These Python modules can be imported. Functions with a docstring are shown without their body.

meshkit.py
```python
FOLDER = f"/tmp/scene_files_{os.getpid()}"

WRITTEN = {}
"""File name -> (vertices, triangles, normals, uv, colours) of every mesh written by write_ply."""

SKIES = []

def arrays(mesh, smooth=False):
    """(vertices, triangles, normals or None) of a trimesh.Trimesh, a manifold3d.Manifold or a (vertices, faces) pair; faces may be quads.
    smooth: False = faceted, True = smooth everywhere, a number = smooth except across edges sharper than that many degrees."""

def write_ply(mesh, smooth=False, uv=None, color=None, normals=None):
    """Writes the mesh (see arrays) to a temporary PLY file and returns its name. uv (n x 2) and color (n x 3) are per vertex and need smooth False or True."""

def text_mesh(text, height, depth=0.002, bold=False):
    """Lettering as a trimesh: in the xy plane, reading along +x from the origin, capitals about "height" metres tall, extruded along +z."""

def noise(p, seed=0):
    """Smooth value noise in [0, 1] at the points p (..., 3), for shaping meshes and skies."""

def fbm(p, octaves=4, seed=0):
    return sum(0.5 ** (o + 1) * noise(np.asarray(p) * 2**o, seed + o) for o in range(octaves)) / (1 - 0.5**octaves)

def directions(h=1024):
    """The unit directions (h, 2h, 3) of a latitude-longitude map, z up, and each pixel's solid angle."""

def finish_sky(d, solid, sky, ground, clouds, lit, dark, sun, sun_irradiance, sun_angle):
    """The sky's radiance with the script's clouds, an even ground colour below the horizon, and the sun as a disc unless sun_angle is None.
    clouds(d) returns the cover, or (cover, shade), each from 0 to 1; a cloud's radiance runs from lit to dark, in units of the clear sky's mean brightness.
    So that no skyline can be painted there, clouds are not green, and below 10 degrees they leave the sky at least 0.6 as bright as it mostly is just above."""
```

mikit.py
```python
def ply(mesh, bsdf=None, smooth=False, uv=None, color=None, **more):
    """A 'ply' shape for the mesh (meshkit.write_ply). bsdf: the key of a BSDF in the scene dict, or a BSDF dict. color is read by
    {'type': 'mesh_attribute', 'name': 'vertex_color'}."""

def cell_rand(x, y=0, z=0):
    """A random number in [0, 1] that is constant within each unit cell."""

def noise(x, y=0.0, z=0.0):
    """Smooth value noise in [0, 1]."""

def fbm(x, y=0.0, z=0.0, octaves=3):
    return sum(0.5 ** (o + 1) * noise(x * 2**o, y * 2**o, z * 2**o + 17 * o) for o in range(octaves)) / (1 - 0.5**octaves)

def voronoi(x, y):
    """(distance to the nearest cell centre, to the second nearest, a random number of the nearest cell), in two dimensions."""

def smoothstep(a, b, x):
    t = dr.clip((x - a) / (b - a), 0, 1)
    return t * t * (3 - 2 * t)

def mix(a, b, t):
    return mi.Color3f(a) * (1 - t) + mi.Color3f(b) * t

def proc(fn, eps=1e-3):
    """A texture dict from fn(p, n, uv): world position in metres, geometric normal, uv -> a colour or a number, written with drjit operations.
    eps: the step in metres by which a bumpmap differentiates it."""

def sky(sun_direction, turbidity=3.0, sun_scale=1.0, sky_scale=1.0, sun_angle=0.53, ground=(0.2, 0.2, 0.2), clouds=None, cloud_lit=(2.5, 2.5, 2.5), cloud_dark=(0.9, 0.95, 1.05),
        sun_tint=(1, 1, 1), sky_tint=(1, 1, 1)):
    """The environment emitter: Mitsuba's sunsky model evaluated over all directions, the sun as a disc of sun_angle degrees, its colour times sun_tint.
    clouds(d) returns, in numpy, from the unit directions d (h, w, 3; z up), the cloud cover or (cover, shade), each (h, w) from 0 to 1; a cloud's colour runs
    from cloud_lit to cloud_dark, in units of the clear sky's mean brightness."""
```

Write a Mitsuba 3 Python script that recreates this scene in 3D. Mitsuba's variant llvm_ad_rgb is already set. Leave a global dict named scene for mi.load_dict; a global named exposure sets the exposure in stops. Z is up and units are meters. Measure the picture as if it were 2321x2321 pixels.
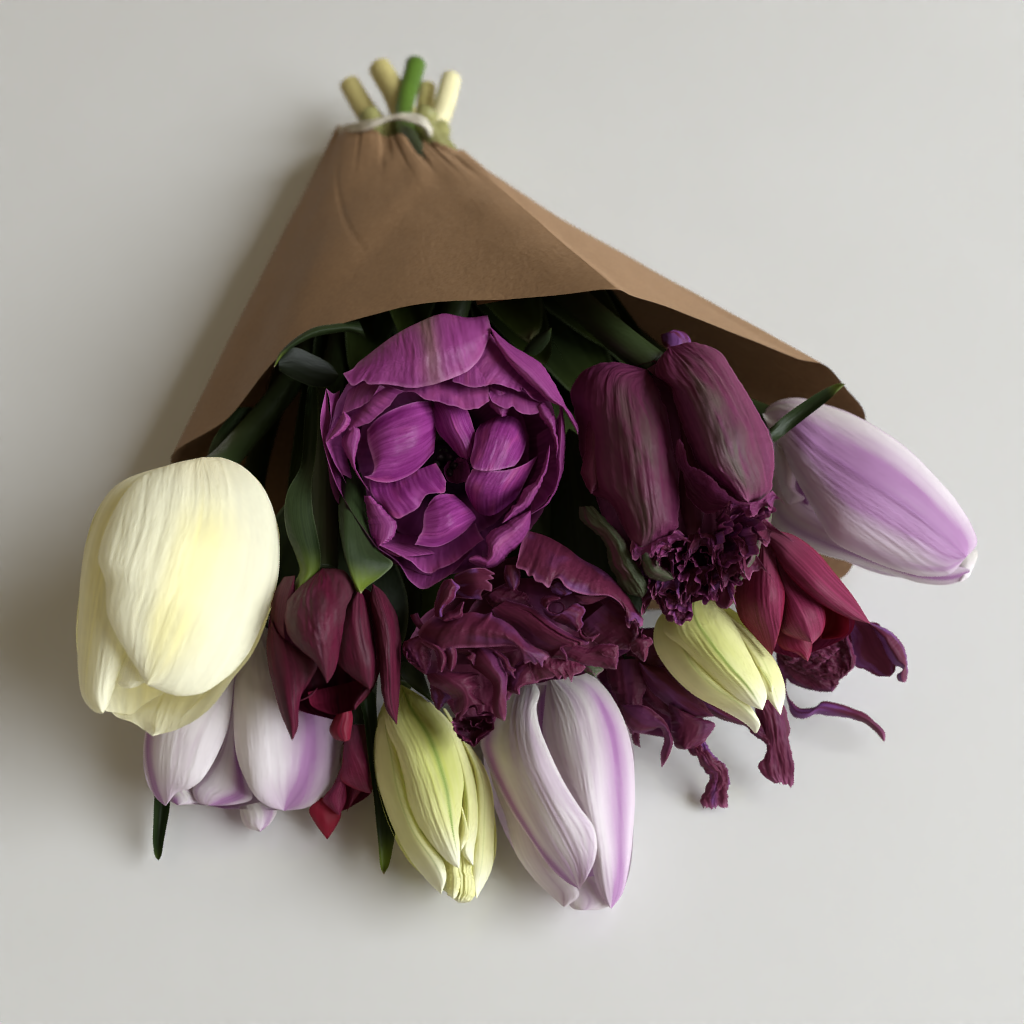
import math
import numpy as np
import mitsuba as mi
import mikit
import meshkit

scene, labels = {}, {}
T = mi.ScalarTransform4f
# ------------------------------------------------------------------ camera, light, exposure
EYE = np.array([0.0, 0.0, 0.35])
PITCH, FOV = math.radians(55.0), 46.0
FWD = np.array([0, math.cos(PITCH), -math.sin(PITCH)])
UPV = np.array([0, math.sin(PITCH), math.cos(PITCH)])
FL = 1 / math.tan(math.radians(FOV / 2))
scene['camera'] = {'type': 'thinlens', 'fov': FOV, 'fov_axis': 'x', 'aperture_radius': 0.0025, 'focus_distance': 0.338,
                   'near_clip': 0.01, 'far_clip': 20.0,
                   'to_world': T().look_at(origin=EYE.tolist(), target=(EYE + FWD).tolist(), up=[0, 0, 1])}
exposure = 0.15


def lamp(key, origin, target, w, h, rgb):
    scene[key] = {'type': 'rectangle', 'to_world': T().look_at(origin=origin, target=target, up=[0, 0, 1]) @ T().scale([w / 2, h / 2, 1]),
                  'bsdf': {'type': 'diffuse', 'reflectance': {'type': 'rgb', 'value': [0.6, 0.6, 0.6]}},
                  'emitter': {'type': 'area', 'radiance': {'type': 'rgb', 'value': rgb}}}


lamp('window_light', [1.9, -0.3, 1.45], [0.0, 0.3, 0.05], 1.9, 1.5, [9.1, 9.6, 10.1])
labels['window_light'] = {'label': 'bright window pane lighting the bouquet from the right', 'category': 'window'}
scene['room_light'] = {'type': 'constant', 'radiance': {'type': 'rgb', 'value': [0.19, 0.158, 0.106]}}

# ------------------------------------------------------------------ helpers


def lin(r, g, b):
    c = np.array([r, g, b], float) / 255
    return np.where(c < 0.04045, c / 12.92, ((c + 0.055) / 1.055) ** 2.4)


def rays(xy):
    """Unit-depth directions through photo positions xy (fractions of the picture, y down)."""
    xy = np.asarray(xy, float)
    x, y = (2 * xy[..., 0] - 1) / FL, (1 - 2 * xy[..., 1]) / FL
    return x[..., None] * np.array([1.0, 0, 0]) + y[..., None] * UPV + FWD


def at(x, y, z):
    """The point z cm above the table seen at (x, y) of a 1932-wide picture."""
    d = rays(np.stack(np.broadcast_arrays(x, y), -1) / 1932.0)
    return EYE + d * ((np.asarray(z) / 100 - EYE[2]) / d[..., 2])[..., None]


class Crop:
    def __init__(self, x0, y0, k):
        self.o, self.k = np.array([x0, y0], float), k

    def f(self, xy):
        return (self.o + np.asarray(xy, float) / self.k) / 2321.0


V = Crop(0, 0, 1932 / 2321)
C1, C2, C3, C4 = Crop(680, 660, 2.76), Crop(1250, 700, 2.576), Crop(150, 1000, 2.76), Crop(560, 1250, 2.76)
C5, C6, C7, C8 = Crop(900, 1180, 3.22), Crop(1350, 1180, 2.576), Crop(700, 100, 4.6), Crop(820, 1500, 2.841)
D1, D2, D3, D4 = Crop(400, 260, 2.414), Crop(950, 350, 1.84), Crop(1650, 850, 3.22), Crop(300, 1400, 3.22)
D5 = Crop(560, 850, 3.22)


class Frame:
    """The plane through a flower's base and tip (heights in cm) that turns most towards the viewer; pt() lifts points b cm off it."""

    def __init__(self, crop, base, zb, tip, zt):
        self.c = crop
        self.k = 0.34 * 2 / FL / (2321 * crop.k) * 100     # about this many cm per crop pixel
        d = rays(crop.f(np.array([base, tip])))
        p = EYE + d * ((np.array([zb, zt]) / 100 - EYE[2]) / d[:, 2])[:, None]
        self.base, self.tip = p
        a = (p[1] - p[0]) / np.linalg.norm(p[1] - p[0])
        c = EYE - p.mean(0)
        c -= a * (c @ a)
        self.n, self.a, self.o = c / np.linalg.norm(c), a, p[0]

    def pt(self, xy, b=0.0):
        d = rays(self.c.f(xy))
        lam = ((self.o - EYE) @ self.n) / (d @ self.n)
        u = d / np.linalg.norm(d, axis=-1, keepdims=True)
        return EYE + d * lam[..., None] - u * (np.asarray(b, float) / 100)[..., None]


def spline(P, n, at_len=True):
    """n points along a Catmull-Rom curve through P (any dimension), evenly by length of the first two columns."""
    P = np.asarray(P, float)
    if len(P) == 2:
        P = np.array([P[0], (P[0] + P[1]) / 2, P[1]])
    d = np.linalg.norm(np.diff(P[:, :2], axis=0), axis=1) ** 0.5 + 1e-9
    k = np.concatenate([[0], np.cumsum(d)])
    m = np.gradient(P, k, axis=0) if len(P) > 2 else None
    q = np.linspace(0, k[-1], max(6 * n, 100))
    i = np.clip(np.searchsorted(k, q, side='right') - 1, 0, len(P) - 2)
    h = (k[i + 1] - k[i])[:, None]
    t = ((q - k[i]))[:, None] / h
    C = (2 * t**3 - 3 * t**2 + 1) * P[i] + (t**3 - 2 * t**2 + t) * h * m[i] + (-2 * t**3 + 3 * t**2) * P[i + 1] + (t**3 - t**2) * h * m[i + 1]
    if at_len:
        L = np.concatenate([[0], np.cumsum(np.linalg.norm(np.diff(C[:, :2], axis=0), axis=1))])
    else:
        L = q
    w = np.linspace(0, L[-1], n)
    return np.stack([np.interp(w, L, C[:, j]) for j in range(C.shape[1])], 1)


def prof(v, s):
    v = np.atleast_1d(np.asarray(v, float))
    if len(v) == 1:
        return np.full_like(s, v[0])
    from scipy.interpolate import PchipInterpolator
    return PchipInterpolator(np.linspace(0, 1, len(v)), v)(s)


SEED = [0]
VEIN = {'w': 1.0}


def numbered(name):
    k, i = name, 0
    while k in scene or k in labels:
        i += 1
        k = f'{name}_{i:03d}'
    return k


def normals_of(P):
    a, b = np.gradient(P, axis=0), np.gradient(P, axis=1)
    n = np.cross(a, b)
    return n / (np.linalg.norm(n, axis=-1, keepdims=True) + 1e-12)


def put(key, P, bsdf, color, uvs=(1.0, 1.0), uvx=None):
    ns, nt = P.shape[:2]
    i, j = np.meshgrid(np.arange(ns - 1), np.arange(nt - 1), indexing='ij')
    q = np.stack([i * nt + j, (i + 1) * nt + j, (i + 1) * nt + j + 1, i * nt + j + 1], -1).reshape(-1, 4)
    S, Tt = np.meshgrid(np.linspace(0, 1, ns), np.linspace(0, 1, nt), indexing='ij')
    SEED[0] += 1
    uv = np.stack([(Tt * uvs[0] if uvx is None else uvx) + SEED[0] * 7.31, S * uvs[1] + SEED[0] * 3.17], -1).reshape(-1, 2)
    f = np.vstack([q[:, [0, 1, 2]], q[:, [0, 2, 3]]])
    v = P.reshape(-1, 3)
    ok = (np.linalg.norm(np.cross(v[f[:, 1]] - v[f[:, 0]], v[f[:, 2]] - v[f[:, 0]]), axis=1) > 1e-12)
    scene[key] = mikit.ply((v, f[ok]), bsdf, smooth=True, uv=uv, color=np.clip(color.reshape(-1, 3), 0, 1))
    return key


def N2(s, t, seed, fs, ft, oc=3):
    return meshkit.fbm(np.stack([s * fs, t * ft, np.full_like(s, seed * 3.7)], -1), oc, seed)


def usize(P):
    w = np.linalg.norm(np.diff(P, axis=1), axis=2).sum(1).max()
    return (w / 0.045, np.linalg.norm(np.diff(P, axis=0), axis=2).sum(0).max() / 0.07)


class Flower:
    def __init__(self, name, frame, label, cat, mat, col, group=None, part='petal'):
        self.key, self.fr, self.mat, self.col, self.part = numbered(name), frame, mat, col, part
        labels[self.key] = {'label': label, 'category': cat}
        self.kmax, self.flat, self.crumple = 1.0, 1.0, 0.0
        if group:
            labels[self.key]['group'] = group

    def sub(self, part):
        return numbered(self.key + '__' + part)

    def petal(self, L, R, bl=0.0, bm=1.0, br=0.0, M=None, k=0.75, rag=0.0, ragf=14, rough=0.0, ruf=0.0, ruff=5, roll=0.0, veins=0.0, ns=96, nt=56,
              col=None, part=None, mat=None, label=None, ragtip=0.0, keel=0.0, keelt=0.0, flare=0.0, crumple=None, **ck):
        """A petal between its left and right edge, each from the base to the tip; b = height towards the viewer in cm along left edge, middle, right edge."""
        seed = SEED[0] + 11
        k = min(k, self.kmax)
        crumple = self.crumple if crumple is None else crumple
        Lx, Rx = spline(L, ns), spline(R, ns)
        s = np.linspace(0, 1, ns)
        if rag:
            for E, sd in ((Lx, 1), (Rx, 2)):
                d = np.gradient(E, axis=0)
                d = np.stack([d[:, 1], -d[:, 0]], 1) / (np.linalg.norm(d, axis=1, keepdims=True) + 1e-9)
                fade = np.clip(s * 6, 0, 1) * np.clip((1 - s) * 6, 0, 1)
                e = np.linalg.norm(Lx - Rx, axis=1)
                w = (N2(s, s * 0, seed + sd, ragf, 1, 3) - 0.5) + 0.5 * (N2(s, s * 0, seed + sd + 9, ragf * 3, 1, 2) - 0.5)
                E += d * (w * fade * np.minimum(rag, e * 0.3))[:, None] * 2
        Mx = spline(M, ns) if M is not None else (Lx + Rx) / 2
        ph = k * math.pi / 2
        tau = np.linspace(-1, 1, nt)
        t = np.sin(ph * tau) / math.sin(ph)
        g = (np.cos(ph * tau) - math.cos(ph)) / (1 - math.cos(ph))
        S, TT = np.meshgrid(s, t, indexing='ij')
        _, TAU = np.meshgrid(s, tau, indexing='ij')
        xy = Lx[:, None] * (t * (t - 1) / 2)[None, :, None] + Mx[:, None] * (1 - t * t)[None, :, None] + Rx[:, None] * (t * (t + 1) / 2)[None, :, None]
        BL, BM, BR = prof(bl, s)[:, None], prof(bm, s)[:, None], prof(br, s)[:, None]
        b = BL * (1 - t) / 2 + BR * (1 + t) / 2 + (BM - (BL + BR) / 2) * self.flat * g[None]
        b = b + ruf * (np.abs(TT) ** 2.5) * (N2(S, np.sign(TT) * 3.0 + TT * 0.6, seed + 5, ruff, 1, 2) - 0.5) * 2 * np.clip(S * 4, 0, 1)
        if keel:
            b = b + keel * np.exp(-((TT - keelt) / 0.07) ** 2) * sm(0.05, 0.3, S) - keel * 0.7 * np.exp(-((TT - keelt) / 0.25) ** 2) * sm(0.05, 0.3, S)
        if flare:
            b = b + flare * np.clip((np.abs(TT) - 0.75) / 0.25, 0, 1) ** 2 * np.clip(S * 3, 0, 1)
        if crumple:
            q = N2(S, TT, seed + 31, 3.2, 1.3, 3)
            q2 = N2(S, TT, seed + 33, 7, 2.6, 2)
            b = b + crumple * ((1 - 2 * np.abs(q - 0.5) * 2.2) + 0.45 * (1 - 2 * np.abs(q2 - 0.5) * 2.2)) * (0.35 + 0.65 * np.abs(TT)) * np.clip(S * 4, 0, 1) * 0.5
        if ragtip:
            wt = (N2(TT, S * 0, seed + 21, 6, 1, 3) - 0.5) * 2
            d = np.gradient(xy, axis=0)
            xy = xy + d / (np.linalg.norm(d, axis=-1, keepdims=True) + 1e-9) * (wt * ragtip * np.clip((S - 0.6) / 0.4, 0, 1) ** 2)[..., None]
        if roll:
            b = b - roll * np.clip((np.abs(TT) - 0.8) / 0.2, 0, 1) ** 2
        P = self.fr.pt(xy, b)
        if rough or veins:
            n = normals_of(P)
            n *= np.sign(((EYE - P) * n).sum(-1, keepdims=True))
            w = (Lx - Rx)
            w = np.linalg.norm(w, axis=1)[:, None] / (np.linalg.norm(w, axis=1).max() + 1e-9)
            h = rough * (N2(S, TT, seed + 7, 5, 3, 4) - 0.5) + veins * (N2(S, TT * (0.5 + 0.5 * w), seed + 8, 1.3, 16, 2) - 0.5)
            P = P + n * (h * np.minimum(1, w * 1.5) / 100)[..., None]
        wid = np.linalg.norm(Lx - Rx, axis=1)[:, None]
        VEIN['w'] = 0.3 + wid / (wid.max() + 1e-9)
        c = (col or self.col)(S, TAU, seed, **ck)
        VEIN['w'] = 1.0
        us = usize(P)
        uvx = TT * 0.5 * us[0] * (0.12 + 0.88 * wid / (wid.max() + 1e-9)) * (1 + 0 * TT)
        key = put(self.sub(part or self.part), P, mat or self.mat, c, uvs=us, uvx=uvx)
        if label:
            labels[key] = {'label': label}
        return key

    def rows(self, rows, rag=0.0, rough=0.0, ns=70, nt=90, col=None, part=None, mat=None, ruf=0.0, ruff=6, label=None, **ck):
        """A petal given as rows of (x, y, b) from its base to its rim."""
        seed = SEED[0] + 11
        A = np.array([spline(r, nt) for r in rows])
        P3 = np.stack([spline(A[:, j], ns, at_len=True) if len(rows) > 2 else A[0, j] + (A[1, j] - A[0, j]) * np.linspace(0, 1, ns)[:, None] for j in range(nt)], 1)
        S, TT = np.meshgrid(np.linspace(0, 1, ns), np.linspace(-1, 1, nt), indexing='ij')
        d = P3[-1] - P3[-max(2, ns // 4)]
        d[:, 2] = 0
        d /= np.linalg.norm(d, axis=1, keepdims=True) + 1e-9
        w = N2(TT[0], TT[0] * 0, seed + 3, 5, 1, 4) - 0.5
        P3 = P3 + (S**4)[..., None] * (d * (w * 2 * rag)[:, None])[None]
        P3[..., 2] += ruf * S**3 * (N2(TT, S, seed + 4, ruff, 1, 2) - 0.5) * 2 + rough * (N2(S, TT, seed + 6, 3, 5, 3) - 0.5)
        P = self.fr.pt(P3[..., :2], P3[..., 2])
        key = put(self.sub(part or self.part), P, mat or self.mat, (col or self.col)(S, TT, seed, **ck), uvs=usize(P))
        if label:
            labels[key] = {'label': label}
        return key

    def ruffle(self, path, out, amp=0.35, freq=5, jag=0.5, seed=0, ns=90, nt=22, part=None, col=None, curl=0.0, jf=11, **ck):
        """A frilled strip: path of (x, y, b), out = its free edge's offsets (dx, dy, db) at each point of the path."""
        r = 100 + seed
        A, O = spline(path, ns), spline(np.hstack([np.asarray(path, float)[:, :2] * 0 + np.arange(len(path))[:, None], np.asarray(out, float)]), ns)[:, 2:]
        S, U = np.meshgrid(np.linspace(0, 1, ns), np.linspace(0, 1, nt), indexing='ij')
        j = 1 + jag * 2 * (N2(S[:, 0], S[:, 0] * 0, r, jf, 1, 3) - 0.5) + jag * 0.3 * (np.abs((S[:, 0] * jf * 2.3) % 1 - 0.5) * 2 - 0.5)
        P3 = A[:, None] + O[:, None] * (U * j[:, None])[..., None]
        ph = 2 * math.pi * freq * (S + 0.25 * (N2(S, S * 0, r + 3, 4, 1, 2) - 0.5))
        W = amp * U**1.3
        P3[..., 2] += W * np.sin(ph) + curl * U**2
        Ol = np.linalg.norm(O[:, :2], axis=1)[:, None] + 1e-9
        d = np.gradient(A[:, :2], axis=0)
        d /= np.linalg.norm(d, axis=1, keepdims=True) + 1e-9
        P3[..., :2] += d[:, None] * (W / self.fr.k * 0.6 * np.cos(ph))[..., None]
        P3[..., :2] += (O[:, None, :2] / Ol[..., None]) * (W / self.fr.k * 0.4 * np.sin(2 * ph + 1) * U)[..., None]
        P3[..., 2] += 0.12 * (N2(S, U, r + 5, 14, 4, 2) - 0.5)
        P = self.fr.pt(P3[..., :2], P3[..., 2])
        return put(self.sub(part or self.part), P, self.mat, (col or self.col)(U, S * 2 - 1, r, **ck))

    def frill(self, path, b=0.6, deep=0.9, pull=0.3, to=None, wig=14, freq=5, seed=0, ns=110, nt=16, **ck):
        """A thin crinkled wall under a traced rim: it falls deep cm away from the viewer and leans towards the point to."""
        A = spline(path, ns)
        r = 300 + seed
        S, U = np.meshgrid(np.linspace(0, 1, ns), np.linspace(0, 1, nt), indexing='ij')
        d = np.gradient(A, axis=0)
        d /= np.linalg.norm(d, axis=1, keepdims=True) + 1e-9
        nrm = np.stack([d[:, 1], -d[:, 0]], 1)
        w = np.sin(2 * math.pi * freq * (S[:, 0] + .12 * N2(S[:, 0], S[:, 0] * 0, r, 5, 1, 2))) + 1.5 * (N2(S[:, 0], S[:, 0] * 0, r + 1, freq * 4, 1, 2) - .5)
        rim = A + nrm * (wig * w)[:, None]
        low = A + pull * (np.asarray(to or A.mean(0)) - A)
        xy = low[:, None] * (1 - U)[..., None] + rim[:, None] * U[..., None] + nrm[:, None] * (wig * .8 * np.sin(U * 3.1) * np.cos(S * 17 + seed))[..., None]
        jag = 0.12 * (np.abs((S * freq * 3.3) % 1 - .5) * 2) + .25 * (N2(S, S * 0, r + 2, 9, 1, 3) - .5)
        bb = b - deep * (1 - U) ** 1.4 + jag * U**3
        P = self.fr.pt(xy, bb)
        return put(self.sub(self.part), P, self.mat, self.col(U, S * 2 - 1, r, **ck))

    def stem(self, pts, r=0.4, end=None, col=None, nt=14, ns=60):
        """A stem through world points (m)."""
        P = spline(np.asarray(pts)[:, [1, 0, 2]], ns)[:, [1, 0, 2]]
        s = np.linspace(0, 1, ns)
        put_tube(self.sub('stem'), P, prof(r, s) / 100, 'stem_skin', (col or stem_col)(s, end))
        # two long leaves along the stem, added to darken the inside of the paper
        n0 = int(np.argmin(np.linalg.norm(P - NECK, axis=1)))
        rg = np.random.default_rng(SEED[0])
        for kk in range(2):
            stop = int(n0 * (0.12 + 0.2 * rg.random()))
            Q = spline(P[stop:n0 + 1][::-1][::4][:, [1, 0, 2]], 60)[:, [1, 0, 2]]
            q = np.linspace(0, 1, 60)
            side = rg.normal(size=2)
            Q = Q + 0.4 * (AX0 + (AX1 - AX0) * np.clip((Q[:, 1:2] - AX0[1]) / (AX1[1] - AX0[1]), 0, 1) - Q)
            Q = Q + np.outer(np.sin(q * math.pi * .6) * 1.3, [0.008 * side[0], 0, -0.006 - 0.004 * abs(side[1])])
            d = np.gradient(Q, axis=0)
            d /= np.linalg.norm(d, axis=1, keepdims=True)
            up = np.array([0.5 * side[0], 0.1, 1.0])
            w = np.cross(d, up / np.linalg.norm(up))
            nn = np.cross(w, d)
            hw = (0.12 + 1.25 * sm(.1, .8, q)) * np.sqrt(np.clip((1 - q) * 3.5, 0, 1)) / 100
            t = np.linspace(-1, 1, 15)
            G = Q[:, None] + w[:, None] * (hw[:, None] * t)[..., None] + nn[:, None] * (hw[:, None] * 0.45 * t**2)[..., None]
            G = tuck(G)
            S, TT = np.meshgrid(q, t, indexing='ij')
            put(self.sub('leaf'), G, 'leaf_skin', c_leaf(S, TT, SEED[0], tip=.3))


NECK = at(760.0, 255.0, 3.0)
AX0, AX1 = NECK, at(960.0, 900.0, 4.0)
CONE_Y, CONE_L, CONE_R = at(960., 800., 4.0)[1], at(390., 850., 4.0)[0], at(1540., 790., 3.6)[0]


def put_tube(key, P, r, bsdf, c, nt=16, cap=True):
    d = np.gradient(P, axis=0)
    d /= np.linalg.norm(d, axis=1, keepdims=True)
    a = np.cross(d, [0.1, 0.2, 1.0])
    a /= np.linalg.norm(a, axis=1, keepdims=True)
    b = np.cross(d, a)
    th = np.linspace(0, 2 * np.pi, nt + 1)
    r = np.broadcast_to(r, (len(P),))
    if cap:                                              # rounded-over cut ends
        P = np.vstack([P[:1], P[:1], P, P[-1:], P[-1:]])
        a, b = np.vstack([a[:1]] * 2 + [a] + [a[-1:]] * 2), np.vstack([b[:1]] * 2 + [b] + [b[-1:]] * 2)
        r = np.concatenate([[0, r[0] * .8], r, [r[-1] * .8, 0]])
        P[1:2], P[-2:-1] = P[1:2], P[-2:-1]
        P[0:2] -= d[0] * 0.0006
        P[-2:] += d[-1] * 0.0006
        c = np.vstack([c[:1]] * 2 + [c] + [c[-1:] * 1.1] * 2)
    Q = P[:, None] + r[:, None, None] * (np.cos(th)[None, :, None] * a[:, None] + np.sin(th)[None, :, None] * b[:, None])
    return put(key, Q, bsdf, np.repeat(c[:, None], nt + 1, 1), uvs=(3, 3))


def tuck(G):
    """Keeps leaves inside the paper cone."""
    q = np.clip((NECK[1] - G[..., 1]) / (NECK[1] - CONE_Y), -0.2, 1.3)
    lo, hi, top = NECK[0] - .014 + (CONE_L - NECK[0] + .014) * q, NECK[0] + .014 + (CONE_R - NECK[0] - .014) * q, .040 + .05 * np.clip(q, 0, 1.2)
    mid, half = (lo + hi) / 2, (hi - lo) / 2
    u = (G[..., 0] - mid) / np.maximum(half, .004)
    u = np.tanh(u)
    G[..., 0] = mid + u * half
    G[..., 2] = np.clip(G[..., 2], .003, top * (1 - .55 * u**2))
    return G


def mix(a, b, w):
    w = np.clip(w, 0, 1)[..., None]
    return np.asarray(a) * (1 - w) + np.asarray(b) * w


def sm(a, b, x):
    t = np.clip((x - a) / (b - a), 0, 1)
    return t * t * (3 - 2 * t)


# ------------------------------------------------------------------ materials
VC = {'type': 'mesh_attribute', 'name': 'vertex_color'}


def ribs(p, n, uv):
    return mikit.noise(uv.x * 34, uv.y * 2.5) * 0.6 + mikit.noise(uv.x * 14, uv.y * 5, 3.0) * 0.5 + mikit.noise(uv.x * 70, uv.y * 20, 7.0) * 0.3


RIBS = mikit.proc(ribs, eps=2e-4)


def skin(key, rough, spec, trans, bump, sheen=0.0):
    face = {'type': 'twosided', 'bsdf': {'type': 'principled', 'base_color': VC, 'roughness': rough, 'specular': spec, 'sheen': sheen}}
    b = face
    if trans:
        b = {'type': 'blendbsdf', 'weight': trans, 'a': face, 'b': {'type': 'principledthin', 'base_color': VC, 'roughness': 0.6, 'diff_trans': 1.6}}
    scene[key] = {'type': 'bumpmap', 'arbitrary': RIBS, 'scale': bump, 'b': b}


skin('pale_petal', 0.5, 0.3, 0.32, 0.0004)
skin('lilac_petal', 0.5, 0.3, 0.3, 0.0003)
skin('purple_petal', 0.5, 0.3, 0.25, 0.0004)
skin('dark_petal', 0.55, 0.22, 0.18, 0.0005)
skin('parrot_petal', 0.56, 0.25, 0.2, 0.0004)
skin('leaf_skin', 0.52, 0.3, 0.15, 0.0002)
skin('stem_skin', 0.45, 0.4, 0.0, 0.0001)


def fibres(p, n, uv):
    return mikit.fbm(p.x * 900, p.y * 900, p.z * 900, 3) * 0.5 + mikit.fbm(p.x * 120, p.y * 300, p.z * 200, 3) * 0.5


def kraft(p, n, uv):
    f = mikit.fbm(p.x * 1200, p.y * 1200, p.z * 1200, 2)
    g = mikit.fbm(p.x * 60, p.y * 160, p.z * 90, 3)
    return mikit.mix((0.220, 0.124, 0.061), (0.300, 0.178, 0.094), f * 0.85 + g * 0.15)


KR = mikit.proc(kraft)
scene['kraft_paper'] = {'type': 'bumpmap', 'arbitrary': mikit.proc(fibres, eps=2e-4), 'scale': 0.0004, 'b': {
    'type': 'blendbsdf', 'weight': 0.025, 'a': {'type': 'twosided', 'bsdf': {'type': 'principled', 'base_color': KR, 'roughness': 0.6, 'specular': 0.3}},
    'b': {'type': 'principledthin', 'base_color': KR, 'roughness': 0.7, 'diff_trans': 1.4}}}


def gloss(p, n, uv):
    return 0.04 + 0.09 * mikit.fbm(p.x * 9, p.y * 9, 2.0, 4)


def white_top(p, n, uv):
    return mikit.mix((0.60, 0.594, 0.576), (0.64, 0.636, 0.620), mikit.fbm(p.x * 7, p.y * 7, 5.0, 4))


scene['white_lacquer'] = {'type': 'principled', 'base_color': mikit.proc(white_top), 'roughness': mikit.proc(gloss), 'specular': 0.9, 'clearcoat': 0.8, 'clearcoat_gloss': 0.97}
scene['twine_skin'] = {'type': 'twosided', 'bsdf': {'type': 'principled', 'base_color': VC, 'roughness': 0.6}}

# ------------------------------------------------------------------ the table
import trimesh
top = trimesh.creation.box((3.0, 3.0, 0.03))
top.apply_translation([0, 0.5, -0.015])
scene['table_top'] = mikit.ply(top, 'white_lacquer')
labels['table_top'] = {'label': 'glossy white table top under the bouquet', 'kind': 'structure'}

# ------------------------------------------------------------------ colours of petals


def fine(S, TAU, sd):
    return N2(S, TAU * VEIN['w'], sd + 40, 1.4, 17, 4)


def c_white(S, X, sd, mid=0.0, wid=0.3, deep=.8):
    f, g = fine(S, X, sd), N2(S, X, sd + 50, 2, 5, 3)
    w = deep * np.exp(-((X - mid - 0.15 * (g - 0.5)) / wid) ** 2) * sm(0.05, 0.35, S) * (1 - 0.6 * sm(0.75, 1, S)) * (0.55 + 0.8 * f)
    c = mix([0.855, 0.83, 0.63], [0.90, 0.82, 0.36], w)
    c = mix(c, [0.80, 0.70, 0.42], 0.5 * (1 - sm(0, 0.2, S)))
    return c * (0.93 + 0.13 * sm(.2, .8, f))[..., None]


def c_cream(S, X, sd, mid=0.0, wid=0.35, green=1.0):
    f, g = fine(S, X, sd), N2(S, X, sd + 50, 2, 6, 3)
    c = mix([0.80, 0.78, 0.40], [0.87, 0.86, 0.68], sm(0.7, 1.0, S))
    w = green * (1 - sm(0.45, 1.0, S)) * np.exp(-((X - mid) / 0.75) ** 2) * (0.5 + 0.8 * f)
    c = mix(c, [0.50, 0.53, 0.12], w)
    c = mix(c, [0.22, 0.33, 0.05], green * np.exp(-((X - mid - 0.06 * (g - .5)) / (wid * 0.17)) ** 2) * (1 - sm(0.8, 1, S)) * (0.5 + 0.8 * f))
    return c * (0.93 + 0.14 * f)[..., None]


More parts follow.
